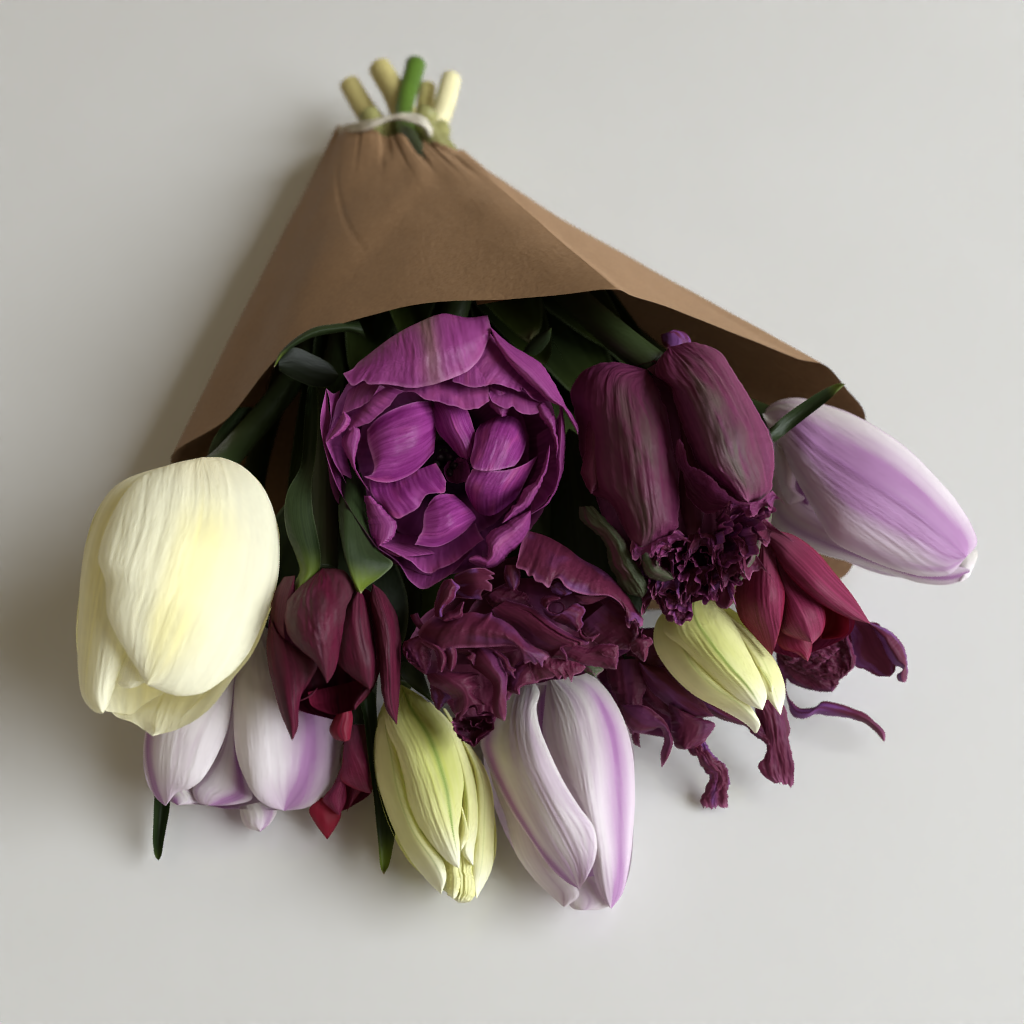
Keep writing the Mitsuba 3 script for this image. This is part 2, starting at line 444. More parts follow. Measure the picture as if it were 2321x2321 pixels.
def c_lilac(S, X, sd, mid=0.0, wid=0.3, base=0.35, edge=0.0, amt=1.0):
    f, g = fine(S, X, sd), N2(S, X, sd + 50, 1.5, 4, 4)
    c = mix([0.63, 0.595, 0.55], [0.75, 0.69, 0.705], sm(0.1, 0.6, S))
    w = 1.25 * amt * (0.75 * np.exp(-((X - mid) / wid) ** 2) * sm(0.0, base, S) + 0.4 * sm(0.75, 1, S) + 0.35 * sm(.45, .75, g))
    c = mix(c, [0.40, 0.205, 0.395], w * (0.75 + 0.4 * f))
    c = mix(c, [0.25, 0.09, 0.26], amt * 0.35 * np.exp(-((X - mid + .03 * (g - .5)) / 0.05) ** 2) * sm(0.05, 0.4, S) * (.4 + 1.2 * f))
    if edge:
        c = mix(c, [0.40, 0.17, 0.46], edge * sm(0.75, 1, np.abs(X)))
    return c * (0.92 + 0.16 * f)[..., None]


def c_peony(S, X, sd, dark=0.0, rim=0.35, streak=0.0, blotch=0.0, dust=.4):
    f, g = fine(S, X, sd), N2(S, X, sd + 50, 2, 3, 4)
    c = mix([0.19, 0.016, 0.145], [0.36, 0.065, 0.285], sm(.25, .8, f) * (0.3 + 0.9 * g))
    c = mix(c, [0.42, 0.06, 0.22], 0.5 * sm(0.5, 0.8, g))
    c = mix(c, [0.29, 0.075, 0.19], dust * (.6 + .8 * (g - .3)))
    c = mix(c, [0.50, 0.20, 0.40], rim * np.maximum(sm(0.93, 1, S), sm(0.94, 1, np.abs(X))))
    if streak:
        c = mix(c, [0.16, 0.13, 0.06], 0.85 * np.exp(-((X - streak) / 0.13) ** 2) * (1 - 0.5 * S) * (0.5 + 0.8 * f))
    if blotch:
        c = mix(c, [0.02, 0.004, 0.02], 1 - sm(blotch, blotch + .3, S))  # near-black base painted in for the deep shade between the petals
    return c * (1 - dark)


def c_plum(S, X, sd, bloom=0.5, red=0.0):
    f, g = fine(S, X, sd), N2(S, X, sd + 50, 3, 3, 4)
    c = mix([0.05, 0.003, 0.014], [0.115, 0.010, 0.033], sm(.2, .8, f))
    c = mix(c, [0.075, 0.022, 0.032], bloom * sm(0.35, 0.7, g) * (1 - 0.5 * sm(0.5, 1, S)))
    c = mix(c, [0.34, 0.012, 0.03], red)
    return mix(c, [0.05, 0.008, 0.02], 0.7 * np.exp(-(X / 0.05) ** 2) * sm(0.1, 0.3, S))


def c_crimson(S, X, sd, red=0.0):
    f, g = fine(S, X, sd), N2(S, X, sd + 50, 3, 3, 4)
    c = mix([0.13, 0.008, 0.034], [0.25, 0.03, 0.085], sm(.2, .8, f))
    c = mix(c, [0.16, 0.05, 0.08], 0.7 * (1 - sm(0.0, 0.5, S)))
    c = mix(c, [0.24, 0.008, 0.02], np.maximum(red, 0.5 * sm(0.75, 1, np.abs(X))))
    return c


def c_parrot(S, X, sd, grey=0.0, violet=0.15, rim=0.55, gm=0.0, gw=0.4, mag=0.0):
    f, g, h = fine(S, X, sd), N2(S, X, sd + 50, 3, 4, 4), N2(S, X, sd + 60, 2, 2, 3)
    c = mix([0.055, 0.005, 0.019], [0.145, 0.021, 0.056], .15 + .7 * f + .3 * (g - .5))
    if mag:
        c = mix(c, mix([0.10, 0.010, 0.06], [0.27, 0.05, 0.17], f), mag)
    c = mix(c, [0.16, 0.05, 0.19], violet * 1.6 * sm(0.45, 0.75, h))
    if grey:
        w = grey * np.exp(-((X - gm) / gw) ** 2) * sm(0.02, 0.3, S) * (0.25 + 1.3 * sm(.3, .7, N2(S, X, sd + 70, 5, 9, 4))) * (0.5 + 0.8 * f)
        c = mix(c, [0.082, 0.068, 0.05], w)
    return mix(c, [0.30, 0.085, 0.18], rim * np.maximum(sm(0.9, 1, S), sm(0.92, 1, np.abs(X))))


def c_leaf(S, X, sd, tip=1.0, dark=0.0):
    f = N2(S, X, sd + 40, 1.2, 24, 3)
    c = mix([0.011, 0.020, 0.006], [0.028, 0.046, 0.014], f)
    c = mix(c, [0.14, 0.19, 0.02], 0.8 * tip * sm(0.75, 0.97, S))
    c = mix(c, [0.42, 0.34, 0.20], tip * sm(0.975, 1, S))
    c = mix(c, [0.14, 0.18, 0.09], 0.6 * sm(0.93, 1, np.abs(X)))
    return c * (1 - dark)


def c_sepal(S, X, sd):
    f, g = fine(S, X, sd), N2(S, X, sd + 50, 3, 3, 4)
    c = mix([0.055, 0.085, 0.035], [0.11, 0.115, 0.075], f)
    return mix(c, [0.20, 0.05, 0.12], 0.8 * sm(0.45, 0.75, g))


def stem_col(s, end):
    c = mix([0.018, 0.028, 0.008], [0.028, 0.042, 0.012], N2(s, s, 5, 20, 3))
    end = [.26, .25, .09] if end is None else end
    c = mix(c, end, sm(0.72, 0.8, s) * (.75 + .5 * N2(s, s, 9, 30, 3)))
    return c


YELLOW, PALE, GREEN = [0.50, 0.43, 0.17], [0.72, 0.66, 0.38], [0.075, 0.15, 0.015]
NECK = at(760.0, 255.0, 3.0)


def neck(dx, dz, dy=0.0):
    return NECK + np.array([dx, dy, dz]) / 100


# ------------------------------------------------------------------ the kraft paper
PAPER = [((790, 262, 4.4), (900, 575, 9.8)), ((838, 276, 5.0), (1160, 549, 11.75)), ((850, 281, 4.7), (1192, 559, 10.9)), ((868, 288, 4.1), (1285, 588, 9.2)), ((887, 303, 3.2), (1420, 643, 7.5)),
         ((895, 318, 2.6), (1500, 676, 6.4)), ((898, 325, 2.3), (1562, 693, 5.3)), ((895, 330, 1.8), (1600, 738, 4.6)), ((885, 332, 1.3), (1632, 790, 3.4)),
         ((860, 330, .8), (1640, 930, 1.6)), ((810, 325, .4), (1592, 1088, .5)), ((740, 310, .25), (1200, 1150, .2)), ((690, 290, .3), (700, 1110, .2)),
         ((655, 265, .9), (430, 1010, .6)), ((640, 248, 1.7), (335, 915, 1.8)), ((637, 240, 2.5), (320, 868, 3.4)), ((642, 236, 3.2), (420, 795, 5.6)),
         ((670, 238, 3.9), (560, 645, 7.8)), ((715, 246, 4.5), (740, 583, 9.4)), ((770, 260, 5.0), (960, 563, 10.9)), ((820, 276, 5.4), (1100, 551, 11.9)),
         ((872, 292, 5.6), (1162, 545, 12.2))]
PN = np.array([at(*map(float, p[0])) for p in PAPER])
PR = np.array([at(*map(float, p[1])) for p in PAPER])
labels['paper_wrap'] = {'label': 'brown kraft paper cone wrapped round the tulip stems', 'category': 'wrapping paper'}
NU = 420
from scipy.interpolate import CubicSpline
ku = np.concatenate([[0], np.cumsum(np.linalg.norm(np.diff(PR, axis=0), axis=1) + 0.004)])
uu = np.linspace(0, ku[-1], NU)
from scipy.interpolate import PchipInterpolator
an, ar = PchipInterpolator(ku, PN)(uu), PchipInterpolator(ku, PR)(uu)
vv = np.linspace(0, 1, 160)[:, None, None]
PP = an[None] * (1 - vv) + ar[None] * vv
Sg, Ug = np.meshgrid(vv[:, 0, 0], uu / ku[-1], indexing='ij')
PNrm = normals_of(PP)
ctr = (an.mean(0) * (1 - vv) + ar.mean(0) * vv)
PNrm *= np.sign(((PP - ctr) * PNrm).sum(-1, keepdims=True))
pleat = (N2(Sg * 0.6, Ug, 71, 1.5, 45, 2) - 0.5) * 0.0045 * np.exp(-Sg * 7)
waves = (N2(Sg, Ug, 72, 3, 14, 3) - 0.5) * 0.0018 * np.minimum(1, 3 * Sg)
diag = (N2(Sg * 1.0 + Ug * 6, Sg * 0.5 - Ug, 73, 4, 2, 2) - 0.5) * 0.0012
pq = N2(Sg * 0.5, Ug, 75, 1.2, 30, 2)
crease = -np.clip(1 - np.abs(pq - .5) / .035, 0, 1) * .0016 * np.exp(-((Sg - .02) / .17) ** 2)
crease += -np.clip(1 - np.abs(Ug - .80 - .10 * Sg) / .004, 0, 1) * .0004 * sm(.1, .3, Sg) * sm(.8, .5, Sg)
crease += np.clip(1 - np.abs(Ug - .735 + .05 * Sg) / .005, 0, 1) * .0003 * sm(.7, .35, Sg)
PP = PP + PNrm * ((pleat + crease + waves + diag) * np.clip(PP[..., 2] / 0.01, 0, 1))[..., None]
PP[..., 2] = np.maximum(PP[..., 2], 0.0006 + 0.0004 * Ug)
cut = int(np.searchsorted(uu, ku[14]))
white1 = lambda P: np.ones(P.shape)
put('paper_wrap__front_panel', PP[:, cut:], 'kraft_paper', white1(PP[:, cut:]))
put('paper_wrap__back_panel', PP[:, :cut + 1], 'kraft_paper', white1(PP[:, :cut + 1]))


# ------------------------------------------------------------------ white tulip, far left
F = Flower('white_tulip', Frame(C3, (900, 130), 8.0, (480, 1650), 6.0), 'large creamy white tulip with yellow streaks at the far left of the bouquet', 'tulip', 'pale_petal', c_white)
# hidden back wall of the cup, closed all round
F.petal([(900, 110), (500, 200), (200, 420), (90, 900), (75, 1350), (250, 1690)], [(900, 110), (1150, 220), (1310, 500), (1320, 850), (1190, 1250), (700, 1750)],
        bl=[0, -.2, -.2, 0], bm=[0, -2.3, -2.6, -2.2, -1.2], br=[0, -.2, -.2, 0], k=.95)
F.petal([(900, 120), (700, 300), (350, 700), (250, 1200), (262, 1600), (300, 1712), (420, 1762), (540, 1845)],
        [(900, 120), (1180, 220), (1322, 520), (1328, 820), (1290, 1010), (1180, 1300), (1050, 1480), (880, 1690), (700, 1800), (540, 1845)],
        bl=[0, -1.5, -1.5, -.2], bm=[0, -1.5, -2.2, -2.4, -1.9, .5], br=[0, .1, .5, .9, .9, .5], k=.9, mid=.1, deep=.3, M=[(900, 120), (900, 600), (800, 1200), (560, 1690), (545, 1838)], ruf=.16, ruff=9, rag=6, ragf=12)
F.petal([(880, 115), (640, 150), (330, 262), (210, 400), (130, 600), (90, 850), (70, 1250), (80, 1500), (110, 1620), (190, 1700), (232, 1702)],
        [(880, 115), (760, 300), (640, 600), (560, 900), (470, 1150), (400, 1335), (350, 1450), (300, 1545), (262, 1650), (232, 1702)],
        bl=[0, -.3, -.4, -.2, .2], bm=[0, .9, 1.25, 1.3, 1.0, .6], br=[0, .7, .7, .6, .6, .3], k=.8, mid=-.45, deep=.5)
F.petal([(600, 900), (420, 1150), (360, 1330), (325, 1480), (315, 1505), (350, 1540), (400, 1548)], [(640, 900), (560, 1200), (530, 1350), (505, 1480), (495, 1505), (450, 1530), (400, 1548)],
        bl=[.5, .8, .6], bm=[1, 1.3, 1.0], br=[.8, 1.2, .8], deep=.1, rag=14, ragf=20, ruf=.2)
F.petal([(850, 100), (640, 150), (430, 255), (300, 430), (215, 640), (200, 740), (245, 880), (252, 1050), (295, 1180), (392, 1345), (470, 1470), (505, 1525)],
        [(850, 100), (980, 105), (1120, 170), (1255, 330), (1328, 560), (1334, 780), (1300, 960), (1205, 1200), (1130, 1345), (1000, 1480), (850, 1575), (700, 1592), (590, 1560), (505, 1525)],
        bl=[.3, 1.1, 1.8, 2.0, 1.9, 1.5], bm=[.5, 2.2, 2.75, 2.75, 2.4, 1.7], br=[.2, .1, .5, 1.0, 1.4, 1.5], k=.86, M=[(850, 100), (880, 330), (850, 620), (760, 900), (640, 1200), (550, 1430), (505, 1525)], mid=.02, rag=2, veins=.03)
F.stem([F.fr.pt((900, 200), -1.0), at(440., 850., 5.6), at(590., 650., 4.6), neck(-1.2, .6), neck(-1.4, .8, .4)], .42)

# ------------------------------------------------------------------ double purple tulip, top middle
F = Flower('double_purple_tulip', Frame(C1, (900, 300), 9.6, (900, 1700), 7.0), 'wide open double tulip of bright magenta purple in the middle', 'tulip', 'purple_petal', c_peony)


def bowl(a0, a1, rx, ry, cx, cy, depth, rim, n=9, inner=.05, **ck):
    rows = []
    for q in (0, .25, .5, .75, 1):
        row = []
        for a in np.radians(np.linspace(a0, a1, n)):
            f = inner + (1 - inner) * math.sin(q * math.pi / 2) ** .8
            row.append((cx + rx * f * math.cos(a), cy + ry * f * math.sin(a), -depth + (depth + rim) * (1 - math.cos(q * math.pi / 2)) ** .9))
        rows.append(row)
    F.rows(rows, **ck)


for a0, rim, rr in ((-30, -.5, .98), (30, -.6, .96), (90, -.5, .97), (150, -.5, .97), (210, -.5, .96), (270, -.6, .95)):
    bowl(a0 - 38, a0 + 38, 745 * rr, 800 * rr, 895, 1000, 3.6, rim, blotch=.5, rag=14, ruf=.1)  # bowl bases coloured near-black as shade in the hollows
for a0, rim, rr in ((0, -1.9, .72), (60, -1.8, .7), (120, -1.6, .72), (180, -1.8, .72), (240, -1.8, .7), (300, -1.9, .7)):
    bowl(a0 - 36, a0 + 36, 745 * rr, 800 * rr, 895, 1010, 3.6, rim, blotch=.45, rag=12, ruf=.12)  # same painted shade in the bases of the inner ring
# left outer wall
F.rows([[(250, 900, -1.6), (250, 1050, -1.7), (330, 1300, -1.7), (430, 1500, -1.6)], [(190, 780, -.7), (185, 1000, -.7), (270, 1280, -.7), (440, 1560, -.8)],
        [(165, 605, -.1), (128, 800, 0), (142, 940, .1), (220, 1190, .1), (320, 1370, .05), (490, 1612, 0)]], rag=8, ruf=.08)
F.rows([[(250, 620, -1.2), (240, 700, -1.3), (260, 900, -1.3), (330, 1180, -1.3)], [(210, 640, -.5), (195, 800, -.5), (185, 900, -.4), (270, 1150, -.4)],
        [(168, 612, -.05), (190, 720, -.1), (182, 860, .05), (162, 945, .15), (290, 1205, -.1)]], rag=10, dark=.1)
# bottom outer petals
F.rows([[(520, 1480, -1.6), (700, 1560, -1.8), (860, 1560, -1.8), (1100, 1450, -1.6)], [(500, 1560, -.8), (640, 1680, -.9), (850, 1720, -.9), (1100, 1540, -.8)],
        [(490, 1610, -.1), (610, 1695, -.1), (690, 1815, -.1), (768, 1866, -.1), (850, 1828, -.1), (960, 1755, -.1), (1080, 1620, -.2)]], rag=6, dark=.1)
F.rows([[(560, 1500, -1.2), (700, 1530, -1.5), (900, 1520, -1.5), (1100, 1450, -1.2)], [(520, 1560, -.5), (700, 1640, -.7), (900, 1640, -.7), (1120, 1510, -.6)],
        [(495, 1590, 0), (600, 1640, .05), (690, 1690, .1), (760, 1750, .1), (820, 1768, .12), (880, 1735, .1), (960, 1700, .05), (1150, 1552, -.1)]], rag=9)
# right outer rims
F.rows([[(1480, 900, -1.6), (1480, 1100, -1.6), (1350, 1320, -1.6)], [(1590, 820, -.8), (1580, 1080, -.8), (1440, 1330, -.8)],
        [(1640, 720, -.1), (1660, 1000, 0), (1648, 1090, .15), (1610, 1200, .1), (1520, 1330, .1), (1440, 1392, 0)]], rag=10)
F.petal([(1625, 690), (1618, 850), (1600, 1010), (1606, 1180), (1530, 1330), (1445, 1392)], [(1640, 700), (1658, 880), (1652, 1060), (1640, 1150), (1560, 1320), (1450, 1396)], bl=-.1, bm=.25, br=-.2, rag=5, k=.9)
F.petal([(1560, 960), (1525, 1080), (1480, 1180), (1420, 1230), (1380, 1300), (1300, 1380), (1265, 1450)], [(1564, 970), (1555, 1090), (1510, 1200), (1440, 1330), (1400, 1370), (1330, 1420), (1268, 1452)],
        bl=0, bm=.45, br=0, k=.9, rag=10, rough=.15)
F.petal([(1480, 730), (1510, 800), (1560, 860), (1590, 940), (1604, 1040)], [(1530, 690), (1590, 790), (1600, 870), (1620, 950), (1606, 1045)], bl=-.1, bm=.3, br=0, k=.9, rag=10)
F.petal([(1440, 1370), (1300, 1440), (1190, 1500), (1165, 1550), (1180, 1620), (1170, 1660), (1110, 1650), (1060, 1668), (1056, 1680)],
        [(1445, 1385), (1435, 1480), (1390, 1560), (1320, 1630), (1240, 1715), (1150, 1728), (1090, 1710), (1060, 1690), (1056, 1680)], bl=.1, bm=[.3, .75, .8, .6, .4], br=-.1, k=.9, rag=8, rough=.1)
# right top: outer strip and second layer
F.petal([(1190, 230), (1230, 330), (1300, 440), (1390, 540), (1480, 620), (1560, 690), (1640, 730), (1700, 820), (1738, 895)],
        [(1196, 228), (1320, 335), (1480, 430), (1545, 500), (1600, 590), (1650, 690), (1700, 770), (1742, 850), (1740, 898)], bl=[.3, .45, .4, .2], bm=[.4, .7, .6, .4], br=[0, -.1, -.1, 0], rag=5, k=.85)
F.rows([[(1180, 250, -.3), (1280, 380, -.3), (1420, 540, -.3), (1560, 690, -.2)], [(1150, 360, .15), (1240, 470, .25), (1350, 560, .2), (1500, 690, .1)],
        [(1000, 540, .3), (1090, 598, .45), (1220, 577, .5), (1300, 605, .45), (1380, 626, .4), (1385, 600, .35), (1440, 660, .3), (1510, 700, .2)]], rag=10, rough=.12)
F.rows([[(1000, 400, -.4), (1100, 340, -.4), (1180, 330, -.4)], [(960, 500, .2), (1080, 470, .3), (1200, 480, .2)], [(955, 566, .35), (1080, 600, .5), (1225, 576, .45)]], rag=8)
F.rows([[(1200, 560, -.7), (1340, 600, -.7), (1500, 660, -.7)], [(1190, 620, -.1), (1330, 660, .05), (1500, 690, 0)],
        [(1180, 640, .1), (1210, 700, .2), (1300, 735, .25), (1330, 720, .2), (1360, 750, .25), (1420, 772, .25), (1480, 765, .2), (1520, 712, .1)]], rag=8)
F.petal([(1185, 600), (1178, 700), (1200, 735), (1240, 765), (1262, 785)], [(1300, 640), (1315, 700), (1305, 745), (1285, 780), (1265, 786)], bl=-.2, bm=.05, br=-.2, rag=8)
F.rows([[(640, 560, -.7), (820, 520, -.7), (1000, 520, -.7), (1180, 560, -.6)], [(650, 610, -.15), (800, 600, 0), (1000, 620, 0), (1180, 620, 0)],
        [(645, 628, .05), (730, 640, .1), (790, 680, .15), (870, 690, .2), (960, 720, .25), (1060, 740, .2), (1130, 725, .2), (1190, 685, .1)]], rag=8, rough=.08)
# left top pieces
F.rows([[(300, 620, -.6), (450, 560, -.5), (640, 560, -.5)], [(270, 740, -.1), (400, 660, 0), (560, 610, 0)], [(260, 770, .1), (330, 745, .15), (430, 690, .2), (500, 585, .2)]], rag=6)
F.rows([[(290, 850, -.4), (400, 650, -.3), (520, 560, -.3)], [(300, 860, .1), (440, 720, .3), (580, 600, .25)], [(310, 872, .2), (440, 815, .4), (560, 712, .45), (600, 660, .4), (655, 625, .3)]], rag=12)
F.petal([(270, 760), (220, 840), (170, 930), (164, 945)], [(275, 750), (315, 800), (300, 850), (166, 948)], bl=.1, bm=.4, br=.2, rag=6)
F.petal([(330, 840), (260, 930), (300, 1040), (350, 1140), (432, 1252)], [(330, 840), (372, 870), (345, 1060), (350, 1110), (434, 1252)], bl=-.1, bm=.25, br=.1, rag=7)
# top petal, folded over towards the viewer, with its green outer streak
F.rows([[(480, 480, -1.8), (640, 330, -1.8), (780, 260, -1.8), (950, 230, -1.8), (1080, 240, -1.8), (1150, 260, -1.8)],
        [(400, 430, -.6), (600, 285, -.6), (740, 215, -.6), (900, 165, -.6), (1050, 185, -.6), (1165, 180, -.6)],
        [(370, 440, -.1), (590, 275, 0), (740, 195, 0), (890, 140, 0), (1050, 163, 0), (1170, 150, -.1)],
        [(330, 485, .3), (520, 430, .7), (700, 400, .95), (850, 345, 1.0), (1020, 315, .8), (1195, 240, .25)],
        [(268, 515, .25), (330, 592, .45), (400, 560, .5), (420, 580, .55), (540, 582, .65), (720, 606, .7), (868, 572, .75), (1045, 500, .6), (1125, 420, .4), (1192, 265, .2)]],
       rag=7, rough=.1, ns=110, nt=140, streak=.12)
# inner petals
F.rows([[(815, 690, -.9), (852, 780, -.9), (850, 880, -.9), (838, 1010, -.9)], [(740, 690, -.1), (765, 850, .2), (755, 980, .15), (720, 1130, -.5)], [(580, 740, .2), (600, 880, .55), (610, 1020, .5), (580, 1193, -.1)],
        [(480, 800, .15), (500, 900, .45), (510, 1040, .5), (480, 1190, .1)], [(418, 870, 0), (425, 950, .2), (464, 1100, .3), (448, 1145, .25), (400, 1160, .2)]], rag=4, rough=.06, dust=0)
F.petal([(840, 660), (835, 780), (860, 880), (930, 960), (1000, 1035), (1045, 1052)], [(900, 660), (1030, 720), (1085, 850), (1108, 940), (1095, 1020), (1045, 1052)], bl=-.8, bm=[-.6, -.1, -.3], br=-.6, rag=2, k=.4, flare=.1, keel=.04, dust=0)
F.rows([[(1130, 830, -.9), (1250, 780, -1), (1360, 800, -1.1), (1420, 930, -1.1)], [(1100, 880, -.3), (1200, 850, .1), (1320, 880, .1), (1400, 1000, -.4)], [(1085, 970, .1), (1170, 960, .4), (1280, 990, .4), (1370, 1060, 0)],
        [(1062, 1055, .1), (1085, 1108, .35), (1200, 1122, .4), (1340, 1095, .1)]], rag=4, rough=.06, dust=0)
F.rows([[(1060, 1310, -.8), (1100, 1370, -1), (1150, 1402, -1.1), (1220, 1395, -1.2), (1350, 1300, -1.2)], [(1032, 1220, -.1), (1130, 1260, .1), (1230, 1260, .1), (1390, 1230, -.4)],
        [(1078, 1112, .1), (1180, 1122, .3), (1300, 1118, .3), (1400, 1085, .2), (1488, 1028, -.2)]], rag=5, rough=.06, dust=0)
F.rows([[(430, 1185, -.7), (560, 1180, -.7), (700, 1130, -.7), (850, 1075, -.7)], [(450, 1270, -.4), (580, 1290, -.1), (720, 1230, -.1), (890, 1140, -.4)],
        [(540, 1372, -.3), (600, 1420, -.05), (690, 1385, 0), (740, 1350, 0), (790, 1278, 0), (850, 1262, 0), (902, 1260, -.1), (915, 1190, -.3)]], rag=5, rough=.06, dust=0)
F.rows([[(960, 1270, -.7), (1040, 1340, -.8), (1100, 1420, -.9), (1080, 1450, -.9)], [(900, 1268, -.2), (960, 1380, .25), (980, 1470, .2), (1010, 1520, -.4)], [(850, 1280, 0), (880, 1390, .4), (880, 1490, .4), (860, 1598, -.1)],
        [(812, 1320, 0), (775, 1400, .2), (768, 1490, .25), (752, 1520, .25), (718, 1585, .1)]], rag=5, rough=.06, dust=0)
F.petal([(400, 1280), (420, 1400), (450, 1520), (488, 1602)], [(440, 1280), (560, 1400), (602, 1445), (580, 1540), (490, 1602)], bl=-.4, bm=-.1, br=-.2, rag=10)
F.petal([(470, 1560), (600, 1570), (720, 1590), (840, 1640), (700, 1655)], [(480, 1580), (560, 1640), (620, 1662), (680, 1660), (700, 1655)], bl=-.7, bm=-.3, br=-.2)
F.petal([(930, 1060), (900, 1110), (920, 1180), (980, 1205)], [(1040, 1060), (1062, 1110), (1050, 1180), (985, 1205)], bl=-1, bm=-1.6, br=-.7, rag=4)
F.ruffle([(960, 1080, -1.4), (1030, 1070, -1.2), (1060, 1110, -1.2)], [(0, -25, .3), (10, -25, .3), (15, -20, .3)], amp=.1, freq=2, seed=3)
for i in range(6):
    a = i * 1.05
    P = F.fr.pt(np.array([(895 + 12 * math.cos(a), 1010 + 12 * math.sin(a)), (905 + 40 * math.cos(a), 1080 + 40 * math.sin(a)), (910 + 62 * math.cos(a), 1090 + 62 * math.sin(a))]), np.array([-3.0, -1.8, -1.2]))
    P = spline(P[:, [1, 0, 2]], 20)[:, [1, 0, 2]]
    put_tube(F.sub('stamen'), P, np.r_[np.full(13, .0006), .0011, .0013, .0013, .0013, .0012, .001, .0006], 'stem_skin', mix([.05, .01, .04], [.035, .03, .03], np.linspace(0, 1, 20)))
F.stem([F.fr.pt((895, 950), -3.6), F.fr.pt((880, 500), -4.0), at(880., 480., 7.5), neck(.1, .8), at(784., 122., 3.6)], [.42, .42, .4, .36, .36, .44], end=GREEN)

# ------------------------------------------------------------------ closed dark parrot tulip, upper right
F = Flower('dark_parrot_tulip', Frame(C2, (650, 330), 8.6, (800, 1700), 6.6), 'closed dark parrot tulip with grey green flamed petals and a frilled purple mouth', 'tulip', 'parrot_petal', c_parrot)
F.petal([(600, 300), (280, 420), (200, 800), (330, 1300), (480, 1560), (760, 1740)], [(600, 300), (1050, 420), (1260, 800), (1230, 1250), (1080, 1600), (760, 1740)],
        bl=[0, -.2, 0], bm=[0, -2.2, -2.4, -1.2], br=[0, -.2, 0], k=.95)
F.petal([(650, 150), (660, 145), (640, 150), (645, 190), (660, 220)], [(720, 120), (780, 140), (815, 190), (800, 230), (700, 240)], bl=-1, bm=-.6, br=-1, violet=1)
F.petal([(560, 350), (700, 500), (760, 800), (740, 1100), (800, 1350)], [(640, 300), (760, 500), (830, 800), (900, 1100), (860, 1350)], bl=.2, bm=[0, .3, .3], br=.2)
F.petal([(560, 355), (420, 320), (270, 328), (165, 390), (118, 480), (145, 620), (165, 780), (185, 920), (190, 1010), (240, 1080), (330, 1120), (400, 1250), (470, 1360), (525, 1402)],
        [(560, 355), (630, 480), (680, 620), (705, 780), (728, 920), (738, 1050), (752, 1180), (745, 1280), (700, 1330), (640, 1345), (600, 1380), (560, 1400), (525, 1402)],
        bl=[-.2, 0, 0, 0, .6, 1.0], bm=[0, 1.5, 2.1, 2.1, 1.9, 1.2], br=[-.2, .4, .6, .8, 1.0, .9], k=.85, grey=.5, mag=.3, gm=.1, gw=.45, rag=11, ragf=18, rough=.22, veins=.07, violet=.05, crumple=.06, M=[(560, 355), (430, 420), (440, 620), (470, 860), (500, 1100), (540, 1300), (525, 1402)])
F.petal([(250, 560), (200, 700), (190, 850), (170, 950), (230, 1080)], [(300, 560), (330, 700), (300, 900), (290, 1010), (235, 1080)], bl=.9, bm=1.25, br=1.0, rag=12, violet=0)
F.petal([(690, 220), (620, 300), (600, 390), (690, 470), (745, 600), (785, 760), (830, 890), (900, 970), (1000, 1040), (1080, 1110), (1150, 1130)],
        [(690, 220), (820, 198), (950, 245), (1050, 350), (1130, 460), (1200, 600), (1265, 740), (1308, 850), (1305, 960), (1290, 1060), (1240, 1120), (1150, 1130)],
        bl=[0, .6, .8, 1.0, 1.2, 1.4], bm=[0, 1.7, 2.5, 2.6, 2.3, 1.5], br=[0, 0, 0, .1, .4, .9], k=.86, grey=.55, mag=.3, gm=.02, gw=.42, rag=9, ragf=18, rough=.24, veins=.07, violet=.08, crumple=.06, M=[(690, 220), (790, 320), (900, 480), (1000, 700), (1060, 880), (1130, 1030), (1150, 1130)])
# the curled middle lip
F.petal([(735, 765), (722, 830), (760, 960), (790, 1080), (850, 1150), (900, 1185), (1000, 1175), (1110, 1160), (1162, 1142)], [(750, 757), (772, 800), (800, 905), (880, 955), (950, 1000), (1000, 1060), (1060, 1110), (1110, 1130), (1162, 1140)],
        bl=[1.6, 1.2, 1.0, 1.4, 1.9], bm=[1.9, 1.4, .9, 1.3, 2.1], br=[1.8, 2.1, 2.4, 2.5, 2.2], rag=10, rough=.2, rim=1, mag=.7)
# green-grey outer petals round the mouth
F.petal([(165, 1155), (170, 1240), (250, 1310), (310, 1400), (330, 1500), (390, 1590), (440, 1650), (520, 1685)], [(240, 1150), (330, 1230), (420, 1340), (470, 1450), (520, 1540), (560, 1600), (560, 1650), (530, 1686)],
        bl=[.1, .1, .2], bm=[.5, 1.0, .9, .4], br=[.6, .9, .7, .3], col=c_sepal, rag=8, rough=.2)
F.petal([(1240, 1100), (1200, 1250), (1170, 1400), (1120, 1500), (1060, 1625)], [(1290, 1150), (1282, 1230), (1235, 1340), (1195, 1480), (1090, 1612)], bl=.4, bm=[.6, .7, .4], br=[0, -.1, 0], col=c_sepal, rag=6)
F.petal([(480, 1380), (520, 1480), (560, 1560), (640, 1590), (712, 1580)], [(560, 1390), (600, 1440), (640, 1500), (690, 1540), (714, 1575)], bl=.7, bm=1.3, br=.8, col=c_sepal, rag=6)
F.ruffle([(470, 1350, 1.1), (530, 1390, 1.3), (620, 1345, 1.4), (740, 1310, 1.3)], [(-30, 50, .1), (0, 60, .3), (15, 50, .4), (30, 40, .3)], amp=.25, freq=3, jag=.4, seed=61, rim=1, mag=.7)
F.ruffle([(1040, 1110, 1.7), (1120, 1130, 1.8), (1210, 1120, 1.6), (1290, 1060, 1.0)], [(-30, 40, .2), (0, 60, .3), (20, 60, .2), (30, 60, .1)], amp=.25, freq=3, jag=.4, seed=62, rim=1, mag=.7)
